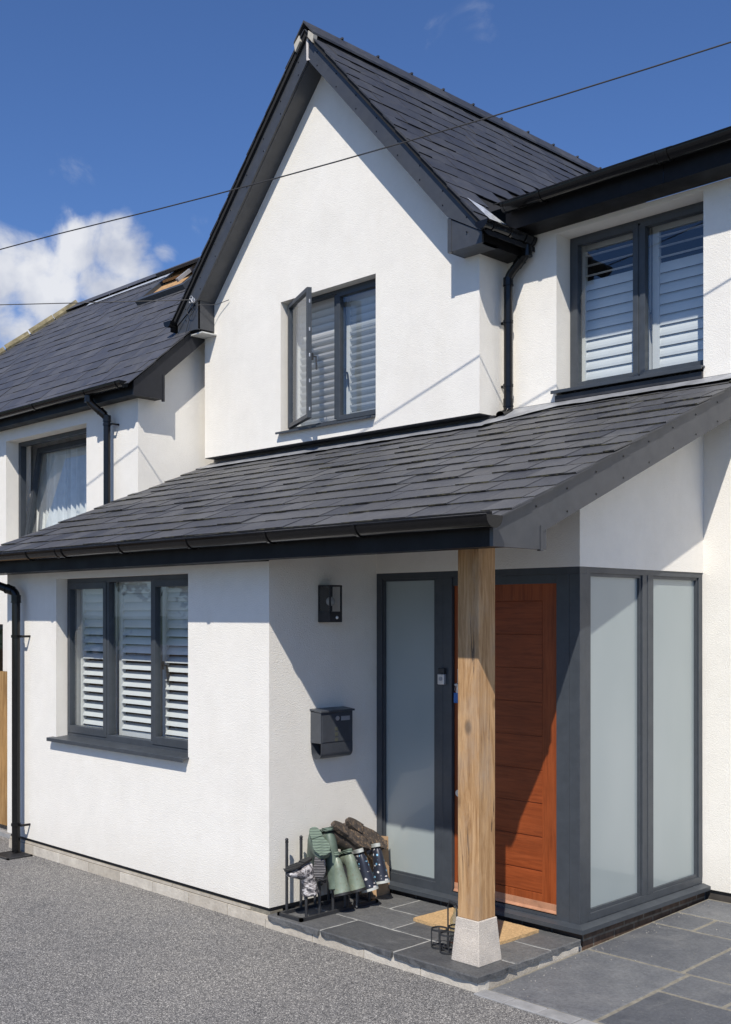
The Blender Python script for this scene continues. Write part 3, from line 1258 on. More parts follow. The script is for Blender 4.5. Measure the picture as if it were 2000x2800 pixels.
b.add([(-13.6, 8.15, wz(8.15) + .024), (-10.4, 8.15, wz(8.15) + .024), (-10.4, 8.08, wz(8.08) + .024), (-13.6, 8.10, wz(8.10) + .024)], [(0, 1, 2, 3)])
part(b, 'ridge_flashing', simple('bright_ridge_lead', (.5, .53, .57), .4, metal=.3, var=.3, sc=12), wroof, fix=False)
# fascia, soffit, barge
b = MB()
b.box(-17, XWV - .021, 5.764, 5.784, 4.01, 4.125)
part(b, 'fascia', FASCIA)
b = MB()
b.box(-17, XWV - .021, 5.784, YW - .001, 4.014, 4.024)
b.box(XW, XWV - .021, 5.784, 6.09, 4.012, 4.022)
part(b, 'soffit', FASCIA)
b = MB()
b.prism([(5.764, wz(5.764) - .022), (7.9, wz(7.9) - .022), (7.9, wz(7.9) - .225), (6.10, wz(6.10) - .225), (6.10, 4.005), (5.764, 4.005)], 'X', XWV - .02, XWV)
b.box(XWV - .02, XWV + .006, 6.085, 6.105, 3.985, wz(6.09) - .20)
part(b, 'bargeboard', mk_frame('dark_board', (.018, .019, .023), .4, .3))
b = MB()
b.prism([(6.10, wz(6.10) - .225), (7.9, wz(7.9) - .225), (7.9, wz(7.9) - .20), (6.10, wz(6.10) - .20)], 'X', XW, XWV - .021)
b.box(XW, XWV - .021, 6.09, 6.10, 4.01, 4.4)
part(b, 'verge_soffit', BARGE)
gutter('wing_gutter', (-16.5, 5.70), (-8.90, 5.70), (0, -1), 4.130, .056, brackets=[16.5 - 10.55, 16.5 - 9.55, 16.5 - 8.99, 16.5 - 12.5], unions=[16.5 - 11.55])


# ---------- windows
def shutter(b, x0, x1, z0, z1, y, tilts, pitch=.064, stile=.045, rail=.07, mid=True):
    """white louvred panel, front face at y, facing -Y"""
    b.box(x0, x0 + stile, y, y + .028, z0, z1)
    b.box(x1 - stile, x1, y, y + .028, z0, z1)
    b.box(x0 + stile, x1 - stile, y + .001, y + .027, z0, z0 + rail)
    b.box(x0 + stile, x1 - stile, y + .001, y + .027, z1 - rail, z1)
    n = int((z1 - z0 - 2 * rail) / pitch)
    pp = (z1 - z0 - 2 * rail) / n
    for i in range(n):
        zc = z0 + rail + (i + .5) * pp
        a = radians(tilts(i / max(1, n - 1)))
        w = pitch * .54
        # lens section, a = angle from vertical (0 closed, 90 flat); front edge lower
        dy, dz = -sin(a), -cos(a)
        ny, nz_ = cos(a), -sin(a)
        yc = y + .014
        sec = []
        for t, h in ((-1, 0), (-.5, .0045), (0, .006), (.5, .0045), (1, 0), (.5, -.0045), (0, -.006), (-.5, -.0045)):
            sec.append((yc + dy * w * t + ny * h, zc + dz * w * t + nz_ * h))
        b.prism(sec, 'X', x0 + stile + .001, x1 - stile - .001)


def fr(b, x0, x1, z0, z1, y0, y1, w, wb=None, wt=None):
    """rectangular frame of boxes"""
    wb = wb or w
    wt = wt or w
    b.box(x0, x0 + w, y0, y1, z0, z1)
    b.box(x1 - w, x1, y0, y1, z0, z1)
    b.box(x0 + w, x1 - w, y0, y1, z0, z0 + wb)
    b.box(x0 + w, x1 - w, y0, y1, z1 - wt, z1)


def pane(x0, x1, z0, z1, y, parent, mat=GLASS, name='glass'):
    return MB().quad((x0, y, z0), (x1, y, z0), (x1, y, z1), (x0, y, z1)).build(name, mat, parent, fix=False)


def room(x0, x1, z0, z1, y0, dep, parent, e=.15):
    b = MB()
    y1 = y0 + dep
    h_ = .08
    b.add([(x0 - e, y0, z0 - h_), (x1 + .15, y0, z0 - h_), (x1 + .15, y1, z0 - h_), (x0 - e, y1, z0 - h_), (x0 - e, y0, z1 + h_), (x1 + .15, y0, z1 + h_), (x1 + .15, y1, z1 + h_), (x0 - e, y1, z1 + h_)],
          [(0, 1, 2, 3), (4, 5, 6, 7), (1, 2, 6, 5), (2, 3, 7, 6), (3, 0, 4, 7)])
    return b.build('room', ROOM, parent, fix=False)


def sill(x0, x1, y0, y1, zt, parent, lip=.028, slope=.012):
    b = MB()
    b.prism([(y1, zt), (y0, zt - slope), (y0, zt - slope - lip), (y0 + .012, zt - slope - lip), (y0 + .012, zt - slope - .012), (y1, zt - .014)], 'X', x0, x1)
    return b.build('sill', FRAME, parent, bevel=.002)


def handle(x, y, z, parent, s=1):
    b = MB()
    b.box(x - .011, x + .011, y, y + .01, z - .03, z + .03)
    b.tube([(x, y - .0, z), (x, y + .035, z), (x, y + .042, z - .03), (x + s * .006, y + .045, z - .125)], [.007, .008, .009, .006], 8)
    return b.build('handle', IRON, parent, smooth=True)


# bay window: three lights
yr = YB + .100
x0, x1, z0, z1 = BAYW
x0 -= .02
x1 += .02
zb = 1.0
b = MB()
fr(b, x0, x1, zb, z1 + .012, yr, yr + .07, .040, .05, .050)
m1, m2 = -7.47, -6.875
m1, m2 = -7.451, -6.845
for m in (m1, m2):
    b.box(m - .020, m + .020, yr + .002, yr + .068, zb + .05, z1 - .038)
win = part(b, 'window', FRAME, bevel=.003)
win['label'] = 'three-light ground floor window with white shutters'
L = [(x0 + .038, m1 - .018), (m1 + .018, m2 - .018), (m2 + .018, x1 - .038)]
for i, (a, c) in enumerate(L):
    if i == 1:
        pane(a, c, zb + .045, z1 - .045, yr + .03, win)
        ga, gc = a, c
    else:
        b = MB()
        fr(b, a - .010, c + .010, zb + .030, z1 - .034, yr - .006, yr + .055, .040, .056, .050)
        b.build('sash', FRAME, win, bevel=.003)
        pane(a + .02, c - .02, zb + .075, z1 - .075, yr + .018, win)
ysh = yr + .115
for (a, c) in ((-8.03, -7.50), (-7.46, -6.93), (-6.88, -6.33)):
    b = MB()
    shutter(b, a, c, zb + .0, z1 + .03, ysh, lambda f: 48 if f < .52 else (34 if f < .74 else 12), .0645, .048, .085)
    b.build('shutter', WHITE, win)
b = MB()
fr(b, x0 - .02, x1 + .02, zb - .03, z1 + .05, ysh - .045, ysh - .002, .035)
b.build('shutter_frame', WHITE, win)
sill(BAYW[0] - .055, BAYW[1] + .012, YB - .055, yr + .01, zb + .004, win)
handle(m2 + .055, yr + .052, 1.60, win)
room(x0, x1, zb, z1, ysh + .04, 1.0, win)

# gable window: left casement open
yr = YG + .095
x0, x1, z0, z1 = GABW
b = MB()
zb = z0 + .008
mx = -7.085
fr(b, x0 - .02, x1 + .02, zb, z1 + .012, yr, yr + .07, .042)
b.box(mx - .024, mx + .024, yr + .002, yr + .068, zb + .05, z1 - .04)
win = part(b, 'window', FRAME, bevel=.003)
win['label'] = 'gable window with its left casement open'
b = MB()
fr(b, mx + .012, x1 + .008, zb + .03, z1 - .025, yr - .006, yr + .055, .042)
b.build('sash', FRAME, win, bevel=.003)
pane(mx + .04, x1 - .02, zb + .06, z1 - .055, yr + .018, win)
handle(mx + .055, yr + .05, 4.08, win)
# open casement hinged at left (friction stays), swung outwards
sw2 = (mx - .01) - (x0 + .02)
b = MB()
Wc, Hc = .615, z1 - zb - .055
ang = radians(-25)
M_ = Matrix.Translation((x0 + .050, yr - .03, zb + .028)) @ Matrix.Rotation(ang, 4, 'Z')
b.M = M_
fr(b, 0, Wc, 0, Hc, -.020, .020, .034)
for zz in (.06, .30, .52, .74, .98):
    b.box(Wc + .0, Wc + .004, -.006, .006, zz, zz + .03, 1)
sash = b.build('open_casement', [FRAME, SILVER], win, bevel=.003)
b = MB()
b.M = M_
b.quad((.03, 0, .03), (Wc - .03, 0, .03), (Wc - .03, 0, Hc - .03), (.03, 0, Hc - .03))
b.build('glass', GLASS, win, fix=False)
b = MB()
b.M = M_
b.box(Wc - .035, Wc - .012, .03, .04, .50, .56)
b.tube([(Wc - .025, .03, .53), (Wc - .025, .065, .53), (Wc - .025, .07, .42)], .008, 8)
b.build('handle', IRON, win)
ysh = yr + .115
for a, c in ((x0 - .02, mx - .01), (mx + .01, x1 + .02)):
    b = MB()
    shutter(b, a, c, zb, z1 + .02, ysh, lambda f: -38 if f < .72 else -24, .064, .05, .05)
    b.build('shutter', WHITE, win)
b = MB()
fr(b, x0 - .03, x1 + .03, zb - .03, z1 + .05, ysh - .045, ysh - .002, .035)
b.build('shutter_frame', WHITE, win)
sill(x0 - .02, x1 - .002, YG - .05, yr + .01, zb + .002, win, .018)
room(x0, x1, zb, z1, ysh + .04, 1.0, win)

# right upper window: two lights
yr = YM + .172
x0, x1, z0, z1 = RGTW
zb = 3.652
mx = -4.335
b = MB()
fr(b, x0 + .002, x1 + .06, zb, z1 + .012, yr, yr + .07, .040, .045, .042)
b.box(mx - .02, mx + .02, yr + .002, yr + .068, zb + .05, z1 - .04)
win = part(b, 'window', FRAME, bevel=.003)
win['label'] = 'upper right two-light window reflecting blue sky'
for a, c in ((x0 + .032, mx - .008), (mx + .008, x1 + .02)):
    b = MB()
    fr(b, a, c, zb + .028, z1 - .022, yr - .006, yr + .055, .042, .045, .042)
    b.build('sash', FRAME, win, bevel=.003)
    pane(a + .02, c - .02, zb + .05, z1 - .045, yr + .018, win)
handle(mx + .04, yr + .05, 4.16, win)
handle(mx - .04, yr + .05, 4.20, win, -1)
ysh = yr + .13
for a, c in ((x0 - .0, mx + .01), (mx + .03, x1 + .12)):
    b = MB()
    shutter(b, a, c, zb - .02, z1 - .02, ysh, lambda f: 14 if f < .80 else 80, .075, .055, .055)
    b.build('shutter', WHITE, win)
b = MB()
fr(b, x0 - .03, x1 + .15, zb - .03, z1 + .05, ysh - .045, ysh - .002, .04)
b.build('shutter_frame', WHITE, win)
sill(x0 - .02, x1 + .012, YM - .05, yr + .01, zb + .002, win, .024)
b = MB()
b.box(x0 + .0, x1 + .0, YM - .02, YM + .002, 3.56, 3.605)
b.build('lead_strip', LEADD, win)
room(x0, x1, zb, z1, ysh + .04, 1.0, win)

# wing windows
yr = YW + .15
x0, x1, z0, z1 = WNGW
b = MB()
fr(b, x0 - .01, x1 + .02, z0, z1 + .012, yr, yr + .07, .055)
win = part(b, 'window', FRAME, bevel=.003)
win['label'] = 'tilted-open window of the left wing with sheer curtain'
b = MB()
Hs = z1 - z0 - .06
b.M = Matrix.Translation((0, yr + .02, z0 + .03)) @ Matrix.Rotation(radians(-9), 4, 'X')
fr(b, x0 + .05, x1 - .02, 0, Hs, -.02, .035, .062)
Mx = b.M
b.build('tilted_sash', FRAME, win, bevel=.003)
b = MB()
b.M = Mx
b.quad((x0 + .1, 0, .05), (x1 - .07, 0, .05), (x1 - .07, 0, Hs - .05), (x0 + .1, 0, Hs - .05))
b.build('glass', GLASS, win, fix=False)
b = MB()
n = 170
top, bot = [], []
for i in range(n + 1):
    x = x0 - .75 + (x1 - x0 + .8) * i / n
    yy = yr + .29 + .028 * sin(i * .95) + .012 * sin(i * 2.3 + 1)
    top.append((x + .06 * (1 - i / n), yy, z1 + .05))
    bot.append((x, yy + .01 * sin(i), z0 - .1))
b.add(top + bot, [(i, i + 1, n + 2 + i, n + 1 + i) for i in range(n)])
b.build('curtain', CURTAIN, win, smooth=True, fix=False)
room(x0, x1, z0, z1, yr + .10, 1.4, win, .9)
x0, x1, z0, z1 = WN2W
b = MB()
fr(b, x0, x1, z0, z1, yr, yr + .07, .055)
b.box(-12.32, -12.26, yr, yr + .07, z0, z1)
win = part(b, 'window', FRAME)
pane(x0, x1, z0, z1, yr + .03, win)
room(x0, x1, z0, z1, yr + .1, 1.0, win)

# roof window, open
b = MB()


def wp(x, v, n=0):
    """point on the wing roof: x, distance v up the slope from the eaves, n off the surface"""
    return Vector((x, yw0 + v * cw - n * sw_, zw0 + v * sw_ + n * cw))


def rbox(b, x0, x1, v0, v1, n0, n1, mi=0):
    vs = [wp(x, v, n) for n in (n0, n1) for v in (v0, v1) for x in (x0, x1)]
    b.add(vs, [(0, 2, 3, 1), (4, 5, 7, 6), (0, 1, 5, 4), (2, 6, 7, 3), (0, 4, 6, 2), (1, 3, 7, 5)], mi)


vx0, vx1, vv0, vv1 = -11.35, -10.50, 2.45, 3.15
for (a, c, d, e) in ((vx0 - .06, vx0, vv0, vv1), (vx1, vx1 + .06, vv0, vv1), (vx0 - .06, vx1 + .06, vv0 - .07, vv0), (vx0 - .06, vx1 + .06, vv1, vv1 + .07)):
    rbox(b, a, c, d, e, -.02, .075)
rw = b.build('roof_window', FRAME, wroof)
b = MB()
rbox(b, vx0 + .0, vx1, vv0, vv1, .022, .028)
b.build('timber_reveal', WOODROOF, wroof)
b = MB()
M2 = [wp(vx0 + .0, vv1 + .02, .05), wp(vx1 + .02, vv1 + .02, .05), wp(vx1 + .02, vv0 + .36, .15), wp(vx0 + .0, vv0 + .36, .15)]
up = Vector((0, -sw_, cw)) * .035
b.add(M2 + [p + up for p in M2], [(0, 1, 2, 3), (4, 7, 6, 5), (0, 4, 5, 1), (1, 5, 6, 2), (2, 6, 7, 3), (3, 7, 4, 0)])
b.build('roof_window_sash', FRAME, wroof)
b = MB()
rbox(b, vx1 - .25, vx1 - .21, vv0 + .12, vv1 - .1, .07, .11)
b.build('cover_flashing', STAINLESS, wroof)
b = MB()
rbox(b, vx0 + .02, vx1 - .30, vv0 + .38, vv1 - .12, .05, .08)
b.build('sash_timber', WOODROOF, wroof)

# ---------- porch glazing
zf0, zf1 = .158, 2.25
b = MB()
yf = YF
# outer frame and mullions of the front screen
b.box(XB + .001, XB + .052, yf, yf + .07, zf0, zf1)
b.box(XB + .052, XF - .002, yf, yf + .07, 2.21, zf1)
b.box(XB + .052, -4.86, yf, yf + .07, zf0, .218)
b.box(-4.862, -4.723, yf - .001, yf + .07, zf0, 2.21)
b.box(-3.906, -3.815, yf + .0, yf + .07, zf0, 2.21)
b.box(-4.723, -3.906, yf + .01, yf + .048, 2.155, 2.21)
b.box(-3.813, XF - .001, yf - .001, YF + .075, zf0, 2.21)
b.box(-4.80, -4.797, yf - .003, yf, zf0, 2.2)
ps = part(b, 'porch_frame', FRAME, bevel=.002)
b = MB()
fr(b, XB + .040, -4.856, .205, 2.222, yf + .012, yf + .06, .028)
b.build('sidelight_bead', FRAME, ps)
pane(XB + .05, -4.87, .215, 2.215, yf + .028, ps, FROST, 'frosted_glass')
b = MB()
xs = XF - .006


def yb(b, y0, y1, z0, z1, d=.07, o=0):
    b.box(xs - d, xs + o, y0, y1, z0, z1)


yb(b, YF + .075, YF + .115, zf0, zf1)
yb(b, YF + .115, YM - .002, 2.215, zf1)
yb(b, YF + .115, YM - .002, zf0, .205)
yb(b, 6.165, 6.292, .205, 2.215)
yb(b, 6.222, 6.232, .205, 2.215, .07, .004)
yb(b, YM - .05, YM - .002, .205, 2.215)
b.build('side_frame', FRAME, ps, bevel=.002)
for a, c in ((YF + .11, 6.168), (6.288, YM - .045)):
    b = MB()
    for (p, q, r_, s_) in ((a - .01, a + .022, .20, 2.222), (c - .022, c + .01, .20, 2.222), (a + .022, c - .022, .20, .225), (a + .022, c - .022, 2.197, 2.222)):
        b.box(xs - .06, xs - .010, p, q, r_, s_)
    b.build('glazing_bead', FRAME, ps)
    MB().quad((xs - .028, a, .21), (xs - .028, c, .21), (xs - .028, c, 2.22), (xs - .028, a, 2.22)).build('frosted_glass', FROST, ps, fix=False)
# sill running round the corner
b = MB()
e = .055
prof = [(0.0, .160), (-e, .148), (-e, .122), (-e + .012, .118), (0.06, .118)]
Lr = []
for (d, z) in prof:
    Lr.append([(XB + .002, YF + d, z), (XF - d, YF + d, z), (XF - d, YM - .003, z)])
vs = [p for r_ in Lr for p in r_]
fs = []
for i in range(len(prof) - 1):
    for k in range(2):
        fs.append((i * 3 + k, i * 3 + k + 1, (i + 1) * 3 + k + 1, (i + 1) * 3 + k))
b.add(vs, fs)
b.build('porch_sill', FRAME, ps)

# ---------- front door
yd = YF + .022
dx0, dx1, dz0, dz1 = -4.730, -3.900, .185, 2.168
b = MB()
st = .122
b.box(dx0 + .012, dx0 + st, yd, yd + .045, dz0, dz1)
b.box(dx1 - st, dx1 - .004, yd, yd + .045, dz0, dz1)
b.box(dx0 + st, dx1 - st, yd, yd + .045, 2.055, dz1)
b.box(dx0 + st, dx1 - st, yd, yd + .045, dz0, dz0 + .10)
door = part(b, 'front_door', DOORW, bevel=.002)
door['label'] = 'orange-brown stained wooden front door with horizontal boards'
b = MB()
zs = [2.055, 1.85, 1.645, 1.44, 1.235, 1.03, .828, .625, .42, .285]
for i in range(len(zs) - 1):
    b.box(dx0 + st + .004, dx1 - st - .006, yd + .006, yd + .035, zs[i + 1] + .002, zs[i] - .0035)
b.build('door_panel', DOORWH, door, bevel=.0022)
b = MB()
b.box(dx0 + .013, dx1 - .005, yd - .0025, yd, dz0, dz0 + .055)
b.prism([(yd, dz0 + .02), (yd - .012, dz0 + .004), (yd - .012, dz0), (yd, dz0)], 'X', dx0 + .013, dx1 - .005)
b.build('weathered_foot', DOORPALE, door)
part(MB().box(dx0, dx1, yd + .046, yd + .05, dz0 - .02, dz1), 'door_backing', IRON, door)
part(MB().box(dx0 + st + .001, dx1 - st - .001, yd + .011, yd + .034, .283, 2.056), 'panel_core', DOORWH, door)
b = MB()
b.box(dx0 + .045, dx0 + .085, yd - .008, yd, 1.40, 1.62)
b.tube([(dx0 + .065, yd - .01, 1.52), (dx0 + .065, yd - .05, 1.52), (dx0 + .16, yd - .05, 1.52)], .009, 8)
b.build('door_handle', SILVER, door, smooth=True)
b = MB()
b.tube([(dx0 + .052, yd, .82), (dx0 + .052, yd - .012, .82)], .022, 16)
b.build('lock_disc', SILVER, door, smooth=True)
part(MB().box(dx0, dx1, yf + .002, yf + .045, .161, .178), 'threshold', FRAME, door)

# ---------- oak post
pc = (-3.893, 4.718)
hs = .0725
b = MB()
b.box(pc[0] - hs, pc[0] + hs, pc[1] - hs, pc[1] + hs, .324, 2.337)
post = part(b, 'porch_post', OAK, bevel=.004)
post['label'] = 'square oak porch post on a tapered stone foot'
b = MB()
t0, t1 = .098, .079
vs = []
for (t, z) in ((t0, ZS), (t0 * .985, ZS + .02), (t1, .324)):
    vs += [(pc[0] - t, pc[1] - t, z), (pc[0] + t, pc[1] - t, z), (pc[0] + t, pc[1] + t, z), (pc[0] - t, pc[1] + t, z)]
fs = [(3, 2, 1, 0), (8, 9, 10, 11)]
for L_ in (0, 4):
    for k in range(4):
        fs.append((L_ + k, L_ + (k + 1) % 4, L_ + 4 + (k + 1) % 4, L_ + 4 + k))
b.add(vs, fs)
b.build('stone_foot', GRANITE, post, bevel=.004)


# ---------- downpipes
def bend(pts, r=.05, n=5):
    """round the corners of a polyline"""
    P = [Vector(p) for p in pts]
    out = [P[0]]
    for i in range(1, len(P) - 1):
        a, c, d = P[i - 1], P[i], P[i + 1]
        rr = min(r, (c - a).length * .45, (d - c).length * .45)
        s = c + (a - c).normalized() * rr
        e_ = c + (d - c).normalized() * rr
        for k in range(n + 1):
            t = k / n
            out.append(s * (1 - t) ** 2 + c * 2 * t * (1 - t) + e_ * t * t)
    out.append(P[-1])
    return out


def pipe(name, pts, label, collars=(), brackets=(), wall='Y', side=-1, r=.034):
    b = MB()
    b.tube(bend(pts), r, 16)
    for c, d in collars:
        c = Vector(c)
        d = Vector(d).normalized()
        b.tube([c - d * .028, c + d * .028], r + .005, 16)
        b.tube([c - d * .034, c - d * .026], r + .008, 16)
    p = part(b, name, BLACK, smooth=True)
    if label:
        p['label'] = label
    for (x, y, z, wy) in brackets:
        b = MB()
        b.tube([(x, y, z - .011), (x, y, z + .011)], r + .006, 16)
        b.box(x + side * (r + .045), x + side * r * .5, y + .004, y + .012, z - .010, z + .010)
        b.tube([(x + side * (r + .043), y + .002, z), (x + side * (r + .043), wy, z)], .010, 10)
        b.build('pipe_bracket', BLACK, p, smooth=True)
    return p


px, py = -5.325, 6.835
pipe('downpipe', [(-5.153, 6.845, 4.79), (-5.153, 6.845, 4.715), (px, py, 4.565), (px, py, 3.56)], 'black downpipe between the gable and the upper right window',
     collars=[((-5.153, 6.845, 4.72), (0, 0, 1)), ((px, py, 4.53), (0, 0, 1)), ((px, py, 3.60), (0, 0, 1)), ((-5.225, 6.84, 4.652), (-.17, 0, -.15))],
     brackets=[(px, py, 4.22, YM), (px, py, 3.73, YM)])
b = MB()
n = 16
d0 = Vector((.15, -.95, -.28)).normalized()
pp = bend([(px, py, 3.60), (px, py, 3.515), Vector((px, py, 3.515)) + d0 * .13], .05)
b.tube(pp, .037, n, cap=False)
b.tube([p for p in pp[-2:]], .033, n, cap=False)
b.tube([pp[-1], pp[-1] - d0 * .012], .037, n, cap=False)
part(b, 'downpipe_shoe', BLACK, smooth=True)

px, py = -8.535, 4.430
pipe('downpipe', [(-8.98, 4.208, 2.40), (-8.98, 4.208, 2.31), (px, py, 2.155), (px, py, .02)], 'black downpipe at the left end of the bay wall',
     collars=[((px - .05, py - .026, 2.172), (.445, .222, -.155)), ((px, py, 2.10), (0, 0, 1))],
     brackets=[(px, py, 1.79, YB), (px, py, .245, YB)], side=1)
px, py = -9.405, 5.825
pipe('downpipe', [(-9.53, 5.70, 4.12), (-9.53, 5.70, 4.02), (px, py, 3.87), (px, py, 2.8)], 'black downpipe on the left wing beside its window',
     collars=[((-9.53, 5.70, 4.05), (0, 0, 1)), ((px, py, 3.86), (0, 0, 1)), ((px - .03, py - .03, 3.91), (.12, .12, -.15))],
     brackets=[(px, py, 3.80, YW)], side=1)

# ------------------------------------------------------------------ separate things
# wall lantern
lt = thing('wall_lamp', 'black box wall lantern with a round bulb, on the wall left of the door', 'lamp', (XB, 4.98, 1.92))
b = MB()
lx0, lx1, ly0, ly1, lz0, lz1 = XB, XB + .115, 4.929, 5.038, 1.919, 2.161
tt = .010
b.box(lx0, lx0 + .012, ly0, ly1, lz0, lz1)
for y_ in (ly0, ly1 - tt):
    b.box(lx1 - tt, lx1, y_, y_ + tt, lz0 + .06, lz1 - tt)
b.box(lx0 + .012, lx1, ly0, ly1, lz1 - tt, lz1)
b.box(lx0 + .012, lx1, ly0, ly1, lz0, lz0 + .07)
b.build('lantern_frame', IRON, lt, bevel=.001)
b = MB()
b.quad((lx1 - .005, ly0 + tt, lz0 + .07), (lx1 - .005, ly1 - tt, lz0 + .07), (lx1 - .005, ly1 - tt, lz1 - tt), (lx1 - .005, ly0 + tt, lz1 - tt))
b.quad((lx0 + .01, ly0 + .003, lz0 + .07), (lx1 - tt, ly0 + .003, lz0 + .07), (lx1 - tt, ly0 + .003, lz1 - tt), (lx0 + .01, ly0 + .003, lz1 - tt))
b.build('lantern_glass', mk_glass('smoked_glass', (.72, .72, .72)), lt, fix=False)
b = MB()
b.sphere((lx0 + .06, 4.985, 2.055), .030, 14, 10)
b.build('bulb', BULB, lt, smooth=True)
b = MB()
b.tube([(lx0 + .06, 4.985, 2.15), (lx0 + .06, 4.985, 2.085)], .014, 10)
b.build('bulb_holder', IRON, lt, smooth=True)
b = MB()
b.tube([(lx0 + .06, 4.985, 1.99), (lx0 + .06, 4.985, 2.025)], .012, 10)
b.build('bulb_holder', IRON, lt, smooth=True)
b = MB()
b.sphere((lx1 + .001, 4.99, 1.95), .011, 10, 8)
b.build('sensor', BULB, lt, smooth=True)

# letter box
lb = thing('letterbox', 'dark grey wall letterbox with curved newspaper holder, below the lantern', 'letterbox', (XB, 5.0, 1.03))
LBM = mk_frame('letterbox_paint', (.050, .056, .066), .38)
bx0, bx1, by0, by1 = XB, XB + .100, 4.862, 5.148
b = MB()
b.box(bx0, bx1, by0, by1, 1.135, 1.338)
b.build('box_body', LBM, lb, bevel=.003)
b = MB()
b.prism([(bx0, 1.345), (bx0, 1.357), (bx1 + .012, 1.347), (bx1 + .012, 1.335), (bx1 + .008, 1.335)], 'Y', by0 - .006, by1 + .010)
b.build('lid', LBM, lb, bevel=.002)
b = MB()
prof = [(bx1 + .002, 1.135)]
for k in range(0, 11):
    a = pi * k / 10
    prof.append((bx0 + .055 + .047 * cos(a), 1.075 - .042 * sin(a)))
prof.append((bx0 + .003, 1.135))
for th in (0,):
    n = len(prof)
    vs = [(p[0], by0 + .002, p[1]) for p in prof] + [(p[0], by1 - .002, p[1]) for p in prof]
    inn = [((bx0 + .052) + (p[0] - bx0 - .052) * .95, p[1] + .003) for p in prof]
    vs += [(p[0], by0 + .002, p[1]) for p in inn] + [(p[0], by1 - .002, p[1]) for p in inn]
    fs = []
    for i in range(n - 1):
        fs += [(i, i + 1, n + i + 1, n + i), (2 * n + i, 3 * n + i, 3 * n + i + 1, 2 * n + i + 1), (i, 2 * n + i, 2 * n + i + 1, i + 1), (n + i, n + i + 1, 3 * n + i + 1, 3 * n + i)]
    b.add(vs, fs)
b.build('newspaper_holder', LBM, lb, smooth=True)
b = MB()
b.box(bx1, bx1 + .003, by0 + .012, by1 - .012, 1.142, 1.322)
b.build('front_flap', LBM, lb, bevel=.001)
b = MB()
b.tube([(bx1 + .002, 5.005, 1.293), (bx1 + .010, 5.005, 1.293)], .015, 16)
b.build('lock', SILVER, lb, smooth=True)
b = MB()
fr_ = [(5.045, 5.115, 1.278, 1.302)]
b.box(bx1 + .003, bx1 + .007, 5.04, 5.115, 1.276, 1.304)
b.build('name_plate', STAINLESS, lb)
b = MB()
for zz in (1.19, 1.155, 1.225):
    b.box(bx1 + .0032, bx1 + .005, 4.985, 5.012, zz - .012, zz + .012)
b.build('viewing_window', simple('olive_window', (.075, .08, .065), .4), lb)

# door bell
db = thing('doorbell', 'silver and black video doorbell on the grey frame left of the door', 'doorbell', (-4.785, YF - .02, 1.52))
b = MB()
b.box(-4.822, -4.766, YF - .028, YF - .002, 1.515, 1.583)
b.build('silver_face', SILVER, db, bevel=.004)
b = MB()
b.box(-4.820, -4.768, YF - .026, YF - .002, 1.584, 1.622)
b.build('camera_cover', IRON, db, bevel=.004)
b = MB()
b.tube([(-4.794, YF - .028, 1.553), (-4.794, YF - .031, 1.553)], .014, 18)
b.build('push_button', STAINLESS, db)

# keys hanging in the door
kt = thing('door_keys', 'bunch of keys with a blue tag hanging in the front door lock', 'keys', (dx0 + .06, yd - .02, 1.5))
b = MB()
kx = dx0 + .022
b.box(kx, kx + .05, yd - .022, yd - .017, 1.40, 1.466)
b.build('blue_tag', BLUE, kt, bevel=.003)
b = MB()
b.box(kx + .028, kx + .05, yd - .026, yd - .022, 1.466, 1.53)
for k in range(14):
    a0, a1 = 2 * pi * k / 14, 2 * pi * (k + 1) / 14
    b.tube([(kx + .028 + .018 * cos(a0), yd - .02, 1.49 + .02 * sin(a0)), (kx + .028 + .018 * cos(a1), yd - .02, 1.49 + .02 * sin(a1))], .0016, 6)
b.build('key', SILVER, kt)

# door mat
b = MB()
pts = rough_rect(-4.66, -3.97, 5.03, 5.39, .004, .03)
ca, sa = cos(radians(-1.5)), sin(radians(-1.5))
cx_, cy_ = -4.31, 5.2
pts = [(cx_ + (p[0] - cx_) * ca - (p[1] - cy_) * sa, cy_ + (p[0] - cx_) * sa + (p[1] - cy_) * ca) for p in pts]
b.prism(pts, 'Z', ZS, ZS + .018)
tag(b.build('doormat', COIR), 'tan coir doormat on the step in front of the door', 'doormat')

# bottle carrier
bc = thing('bottle_carrier', 'black wire milk bottle carrier standing on the step beside the post foot', 'bottle carrier', (-4.10, 4.79, ZS))
b = MB()
cents = [(-4.185, 4.745), (-4.085, 4.705), (-4.145, 4.845), (-4.045, 4.805)]
for (cx, cy) in cents:
    for z in (ZS + .008, ZS + .105):
        n = 20
        ring = [(cx + .046 * cos(2 * pi * k / n), cy + .046 * sin(2 * pi * k / n)) for k in range(n)]
        vs = [(p[0], p[1], z - .005) for p in ring] + [(p[0], p[1], z + .005) for p in ring]
        r2 = [(cx + .043 * cos(2 * pi * k / n), cy + .043 * sin(2 * pi * k / n)) for k in range(n)]
        vs += [(p[0], p[1], z - .005) for p in r2] + [(p[0], p[1], z + .005) for p in r2]
        fs = []
        for k in range(n):
            j = (k + 1) % n
            fs += [(k, j, n + j, n + k), (2 * n + k, 3 * n + k, 3 * n + j, 2 * n + j), (n + k, n + j, 3 * n + j, 3 * n + k), (k, 2 * n + k, 2 * n + j, j)]
        b.add(vs, fs)
    for k in range(4):
        a = pi / 4 + k * pi / 2
        x, y = cx + .045 * cos(a), cy + .045 * sin(a)
        b.tube([(x, y, ZS + .003), (x, y, ZS + .108)], .0035, 6)
    b.tube([(cx - .045, cy, ZS + .012), (cx + .045, cy, ZS + .012)], .003, 6)
b.build('bottle_rings', IRON, bc)
b = MB()
